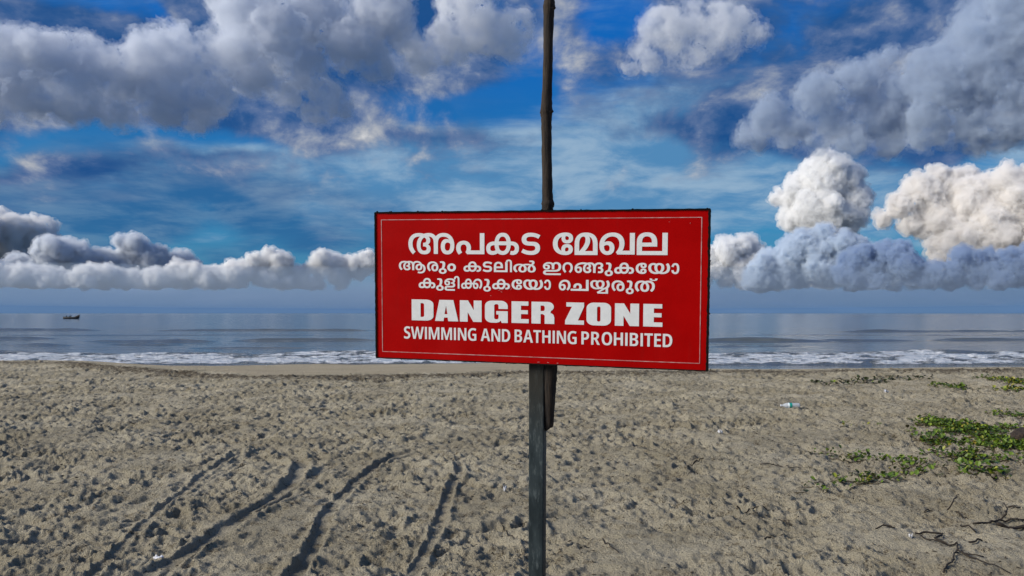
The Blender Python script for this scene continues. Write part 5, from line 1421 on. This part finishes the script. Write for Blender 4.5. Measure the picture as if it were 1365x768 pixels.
twig('hooked twig at the bottom right of the post', z3((352, 300), (360, 284), (385, 284), (422, 302)), 0.004, 13)
twig('long thin trailing root in line with the zigzag root', z3((1120, 340), (1190, 370), (1250, 395), (1310, 412)), 0.004, 14)
twig('thin root emerging left of the metal post', [(668, 695), (679, 710), (692, 715), (703, 718)], 0.003, 15)
twig('tiny straight twig in mid sand right of the post', [(919, 617), (938, 614)], 0.006, 16)
twig('straight pale sand twig left of the creeper tuft', [(1014, 621), (1040, 622), (1068, 623)], 0.004, 17)
twig('slanted twig low on the sand near the post', [(803, 717), (812, 727), (825, 739)], 0.0035, 18)

# ------------------------------------------------------------------ husk at the right edge
m, b, out = material('husk_fibre')
o = objco()
g = noise(vmath('MULTIPLY', o, (0.25, 1.0, 1.0)), 60.0, 5, 0.7)
X.put(b.inputs['Base Color'], mix(step(g, 0.3, 0.7), (0.012, 0.008, 0.006), (0.06, 0.040, 0.026)))
b.inputs['Roughness'].default_value = 0.95
bump(b, g, 0.02, 1.0)
gp = ground(1368, 590)
bm = bmesh.new()
bmesh.ops.create_icosphere(bm, subdivisions=4, radius=1.0)
for v in bm.verts:
    c = v.co.copy()
    a = math.atan2(c.z, c.y)
    k = 1 + 0.10 * math.cos(5 * a + 0.6) + 0.10 * float(pnoise(np.array(c.x * 2.3 + 9), np.array(c.z * 2.3 + c.y)))
    v.co = Vector((c.x * 0.21, c.y * 0.13 * k, c.z * 0.115 * k + 0.02 * c.x))
husk = obj('coconut_husk', bmo('coconut_husk', bm, True), m)
husk.location = (gp[0], gp[1], sand_z(gp[0], gp[1]) + 0.075)
husk.rotation_euler = (0, 0.08, 0.25)
tag(husk, 'dark brown fibrous husk half hidden among creepers at the right edge', 'husk')

# ------------------------------------------------------------------ plastic bottle
m, b, out = material('bottle_plastic')
X.put(b.inputs['Base Color'], mix(step(noise(objco(), 25.0, 3, 0.6), 0.35, 0.65), (0.62, 0.66, 0.70), (0.74, 0.77, 0.80)))
b.inputs['Roughness'].default_value = 0.18
b.inputs['Transmission Weight'].default_value = 0.45
b.inputs['IOR'].default_value = 1.3
M_PET = m
m, b, out = material('bottle_label')
ox, oy, oz = sep(objco())
X.put(b.inputs['Base Color'], mix(step(oz, 0.165, 0.168), (0.0, 0.30, 0.24), (0.75, 0.82, 0.82)))
b.inputs['Roughness'].default_value = 0.35
M_LAB = m
m, b, out = material('bottle_cap')
X.put(b.inputs['Base Color'], mix(noise(objco(), 30.0, 2, 0.5), (0.55, 0.58, 0.6), (0.7, 0.72, 0.74)))
b.inputs['Roughness'].default_value = 0.4
M_CAP = m
g1, g2 = ground(1066, 543.5), ground(1041, 543.5)
base = Vector((g1[0], g1[1], sand_z(g1[0], g1[1]) + 0.040))
bot = empty('plastic_bottle', base)
ax = Vector((g2[0] - g1[0], g2[1] - g1[1] + 0.03, 0.0)).normalized()
bot.rotation_euler = ax.to_track_quat('Z', 'Y').to_euler()
tag(bot, 'clear plastic drink bottle with turquoise label lying on the sand', 'bottle')
prof = [(0.0, 0.012), (0.002, 0.034), (0.012, 0.042)]
for k in range(6):
    z_ = 0.02 + k * 0.016
    prof += [(z_, 0.043), (z_ + 0.008, 0.0405)]
prof += [(0.12, 0.0425), (0.175, 0.0425), (0.19, 0.043), (0.215, 0.040), (0.24, 0.030), (0.262, 0.018), (0.270, 0.0135), (0.288, 0.0132)]
obj('body', lathe('body', prof, 24), M_PET, bot)
obj('label', lathe('label', [(0.126, 0.0436), (0.128, 0.0439), (0.168, 0.0439), (0.182, 0.0440), (0.188, 0.0436)], 24), M_LAB, bot)
obj('cap', lathe('cap', [(0.286, 0.0150), (0.288, 0.0160), (0.304, 0.0160), (0.308, 0.0145)], 18), M_CAP, bot)

# ------------------------------------------------------------------ scraps of litter and shell
m, b, out = material('white_scrap')
X.put(b.inputs['Base Color'], mix(step(noise(objco(), 60.0, 3, 0.6), 0.4, 0.62), (0.78, 0.78, 0.80), (0.60, 0.60, 0.62)))
b.inputs['Roughness'].default_value = 0.5
M_SCRAP = m


def scrap(name, label, cat, px_, py_, w, d, h, seed):
    g = ground(px_, py_)
    rnd_ = np.random.default_rng(seed)
    n = 7
    u, v_ = np.meshgrid(np.linspace(-0.5, 0.5, n), np.linspace(-0.5, 0.5, n))
    ed = 1 - 0.25 * rnd_.random((n, n))
    zz = h * (0.5 + 1.4 * fbm(u * 2.6 + seed, v_ * 2.6, 2, seed))
    top = np.stack([u * w * ed, v_ * d * ed, zz], -1)
    me = grid_mesh(name, top, smooth=False)
    o_ = obj(name, me, M_SCRAP)
    md = o_.modifiers.new('thickness', 'SOLIDIFY'); md.thickness = 0.0012
    o_.location = (g[0], g[1], sand_z(g[0], g[1]) + 0.002)
    o_.rotation_euler = (0, 0, rnd_.uniform(-0.6, 0.6))
    tag(o_, label, cat)


scrap('wrapper', 'crumpled white wrapper between the two left wheel ruts', 'wrapper', 211, 736, 0.075, 0.05, 0.022, 3)
scrap('paper_scrap', 'torn white paper scrap standing left of the metal post', 'paper', 673, 655, 0.03, 0.02, 0.045, 4)
scrap('shell_fragment', 'small white shell piece in mid sand right of the post', 'shell', 960, 578, 0.06, 0.04, 0.05, 5)
scrap('shell_fragment', 'white shell piece beside the zigzag root', 'shell', 1213.5, 717, 0.02, 0.03, 0.03, 6)
scrap('paper_scrap', 'tiny white paper fleck near the far beach crest', 'paper', 1181, 523, 0.09, 0.06, 0.05, 7)

# ------------------------------------------------------------------ strewn bits of weed and bark, too many to count
rng = np.random.default_rng(31)
v, f = [], []
for k in range(11000):
    yy = math.sqrt(rng.uniform(3.6 ** 2, 17.0 ** 2)); xx = rng.uniform(-0.8, 0.8) * yy
    cl = float(fbm(np.array(xx * 0.9), np.array(yy * 0.9), 3, 71))
    if cl < rng.uniform(-0.35, 0.30) - (0.1 if xx > 0 else 0.0):
        continue
    z = sand_z(xx, yy)
    L, w = rng.uniform(0.010, 0.045) * (0.7 + yy * 0.06), rng.uniform(0.0015, 0.005) * (0.7 + yy * 0.06)
    a = rng.uniform(0, math.pi); u = np.array([math.cos(a), math.sin(a), rng.uniform(-0.1, 0.25)]); n_ = np.array([-u[1], u[0], 0])
    c = np.array([xx, yy, z + 0.004]); k0 = len(v)
    v += [c - u * L / 2, c + n_ * w, c + u * L / 2, c - n_ * w, c + np.array([0, 0, w * 1.6])]
    f += [(k0, k0 + 1, k0 + 4), (k0 + 1, k0 + 2, k0 + 4), (k0 + 2, k0 + 3, k0 + 4), (k0 + 3, k0, k0 + 4), (k0, k0 + 3, k0 + 2, k0 + 1)]
deb = obj('beach_debris', mesh('beach_debris', v, f, False), M_TWIG)
tag(deb, 'brown flecks of dry weed and bark strewn over the sand', 'debris', kind='stuff')

# ------------------------------------------------------------------ fishing boat far out
m, b, out = material('boat_paint')
X.put(b.inputs['Base Color'], mix(noise(objco(), 1.5, 3, 0.6), (0.003, 0.003, 0.005), (0.009, 0.008, 0.008)))
b.inputs['Roughness'].default_value = 0.7
M_BOAT = m
bd = sea_dist(425.0)
bp = Vector(((96.0 - CX) / FOC * bd, bd, SEA))
boat = empty('fishing_boat', bp)
tag(boat, 'small dark wooden fishing boat with raised prow far out at sea', 'boat')
k = bd / FOC
hl = 21.0 * k
secs = []
for i in range(15):
    t = i / 14.0
    x = -hl / 2 + hl * t * (0.94 if i < 14 else 1.0)
    wdt = 0.85 * math.sin(math.pi * (0.16 + 0.80 * t)) ** 0.7 * (1.0 if t < 0.9 else (1 - t) / 0.1 + 0.06)
    sheer = 0.62 + 0.10 * (1 - t) ** 2 + 0.95 * max(0.0, (t - 0.62) / 0.38) ** 2.2
    keel = -0.25 + 0.45 * max(0.0, (t - 0.75) / 0.25) ** 2
    secs.append([(x, -wdt, sheer), (x, -wdt * 0.93, 0.25 + 0.2 * keel), (x, -wdt * 0.55, keel), (x, 0, keel - 0.05), (x, wdt * 0.55, keel), (x, wdt * 0.93, 0.25 + 0.2 * keel), (x, wdt, sheer),
                 (x, wdt * 0.86, sheer - 0.02), (x, wdt * 0.6, keel + 0.14), (x, -wdt * 0.6, keel + 0.14), (x, -wdt * 0.86, sheer - 0.02)])
v = [p_ for s in secs for p_ in s]
n = 11
f = [(i * n + j, i * n + (j + 1) % n, (i + 1) * n + (j + 1) % n, (i + 1) * n + j) for i in range(14) for j in range(n)]
f += [tuple(range(n))[::-1], tuple(range(14 * n, 15 * n))]
obj('hull', mesh('hull', v, f), M_BOAT, boat)
for xs in (-1.9, -0.3, 1.1):
    bm = bmesh.new(); box_bm(bm, xs - 0.12, xs + 0.12, -0.72, 0.72, 0.38, 0.43, 0.01)
    obj('thwart', bmo('thwart', bm), M_BOAT, boat)
bm = bmesh.new(); box_bm(bm, -hl / 2 - 0.14, -hl / 2 + 0.12, -0.13, 0.13, 0.30, 0.86, 0.04)
obj('outboard_motor', bmo('outboard_motor', bm), M_BOAT, boat)

m, b, out = material('dark_clothes')
X.put(b.inputs['Base Color'], mix(noise(objco(), 8.0, 2, 0.5), (0.004, 0.004, 0.006), (0.010, 0.009, 0.008)))
b.inputs['Roughness'].default_value = 0.9
M_CLOTH = m


def seated(label, x, seat, turn, lean):
    V = [(0, 0, 0), (0.02 * lean, 0, 0.22), (0.05 * lean, 0, 0.46), (0.06 * lean, 0, 0.56), (0.07 * lean, 0, 0.66), (0.07 * lean, 0, 0.78),
         (0, 0.10, 0.0), (0.40, 0.13, 0.04), (0.44, 0.13, -0.36), (0.56, 0.13, -0.38), (0, -0.10, 0.0), (0.40, -0.13, 0.04), (0.44, -0.13, -0.36), (0.56, -0.13, -0.38),
         (0.05 * lean, 0.20, 0.48), (0.08, 0.26, 0.22), (0.30, 0.18, 0.10), (0.05 * lean, -0.20, 0.48), (0.08, -0.26, 0.22), (0.30, -0.18, 0.10)]
    E_ = [(0, 1), (1, 2), (2, 3), (3, 4), (4, 5), (0, 6), (6, 7), (7, 8), (8, 9), (0, 10), (10, 11), (11, 12), (12, 13), (2, 14), (14, 15), (15, 16), (2, 17), (17, 18), (18, 19)]
    rad_ = [0.15, 0.14, 0.16, 0.06, 0.10, 0.08, 0.10, 0.075, 0.05, 0.04, 0.10, 0.075, 0.05, 0.04, 0.06, 0.045, 0.035, 0.06, 0.045, 0.035]
    me_ = bpy.data.meshes.new('person'); me_.from_pydata(V, E_, [])
    o_ = bpy.data.objects.new('tmp', me_); COL.objects.link(o_)
    o_.modifiers.new('skin', 'SKIN')
    for i, s_ in enumerate(me_.skin_vertices[0].data):
        s_.radius = (rad_[i], rad_[i]); s_.use_root = i == 0
    ss = o_.modifiers.new('sub', 'SUBSURF'); ss.levels = 1; ss.render_levels = 1
    me2 = bpy.data.meshes.new_from_object(o_.evaluated_get(bpy.context.evaluated_depsgraph_get()))
    bpy.data.objects.remove(o_, do_unlink=True)
    me2.polygons.foreach_set('use_smooth', np.ones(len(me2.polygons), bool))
    pr = obj('person', me2, M_CLOTH)
    pr.location = bp + Vector((x, 0, seat)); pr.rotation_euler = (0, 0, turn)
    tag(pr, label, 'person', 'people sitting in the far boat')


seated('dark clad person sitting alone near the boat stern', -1.9, 0.55, 0.0, 0.5)
seated('dark clad person sitting amidships, facing the prow', -0.95, 0.42, 0.1, 1.2)
seated('dark clad person amidships nearest the prow', -0.3, 0.55, math.pi, 0.3)
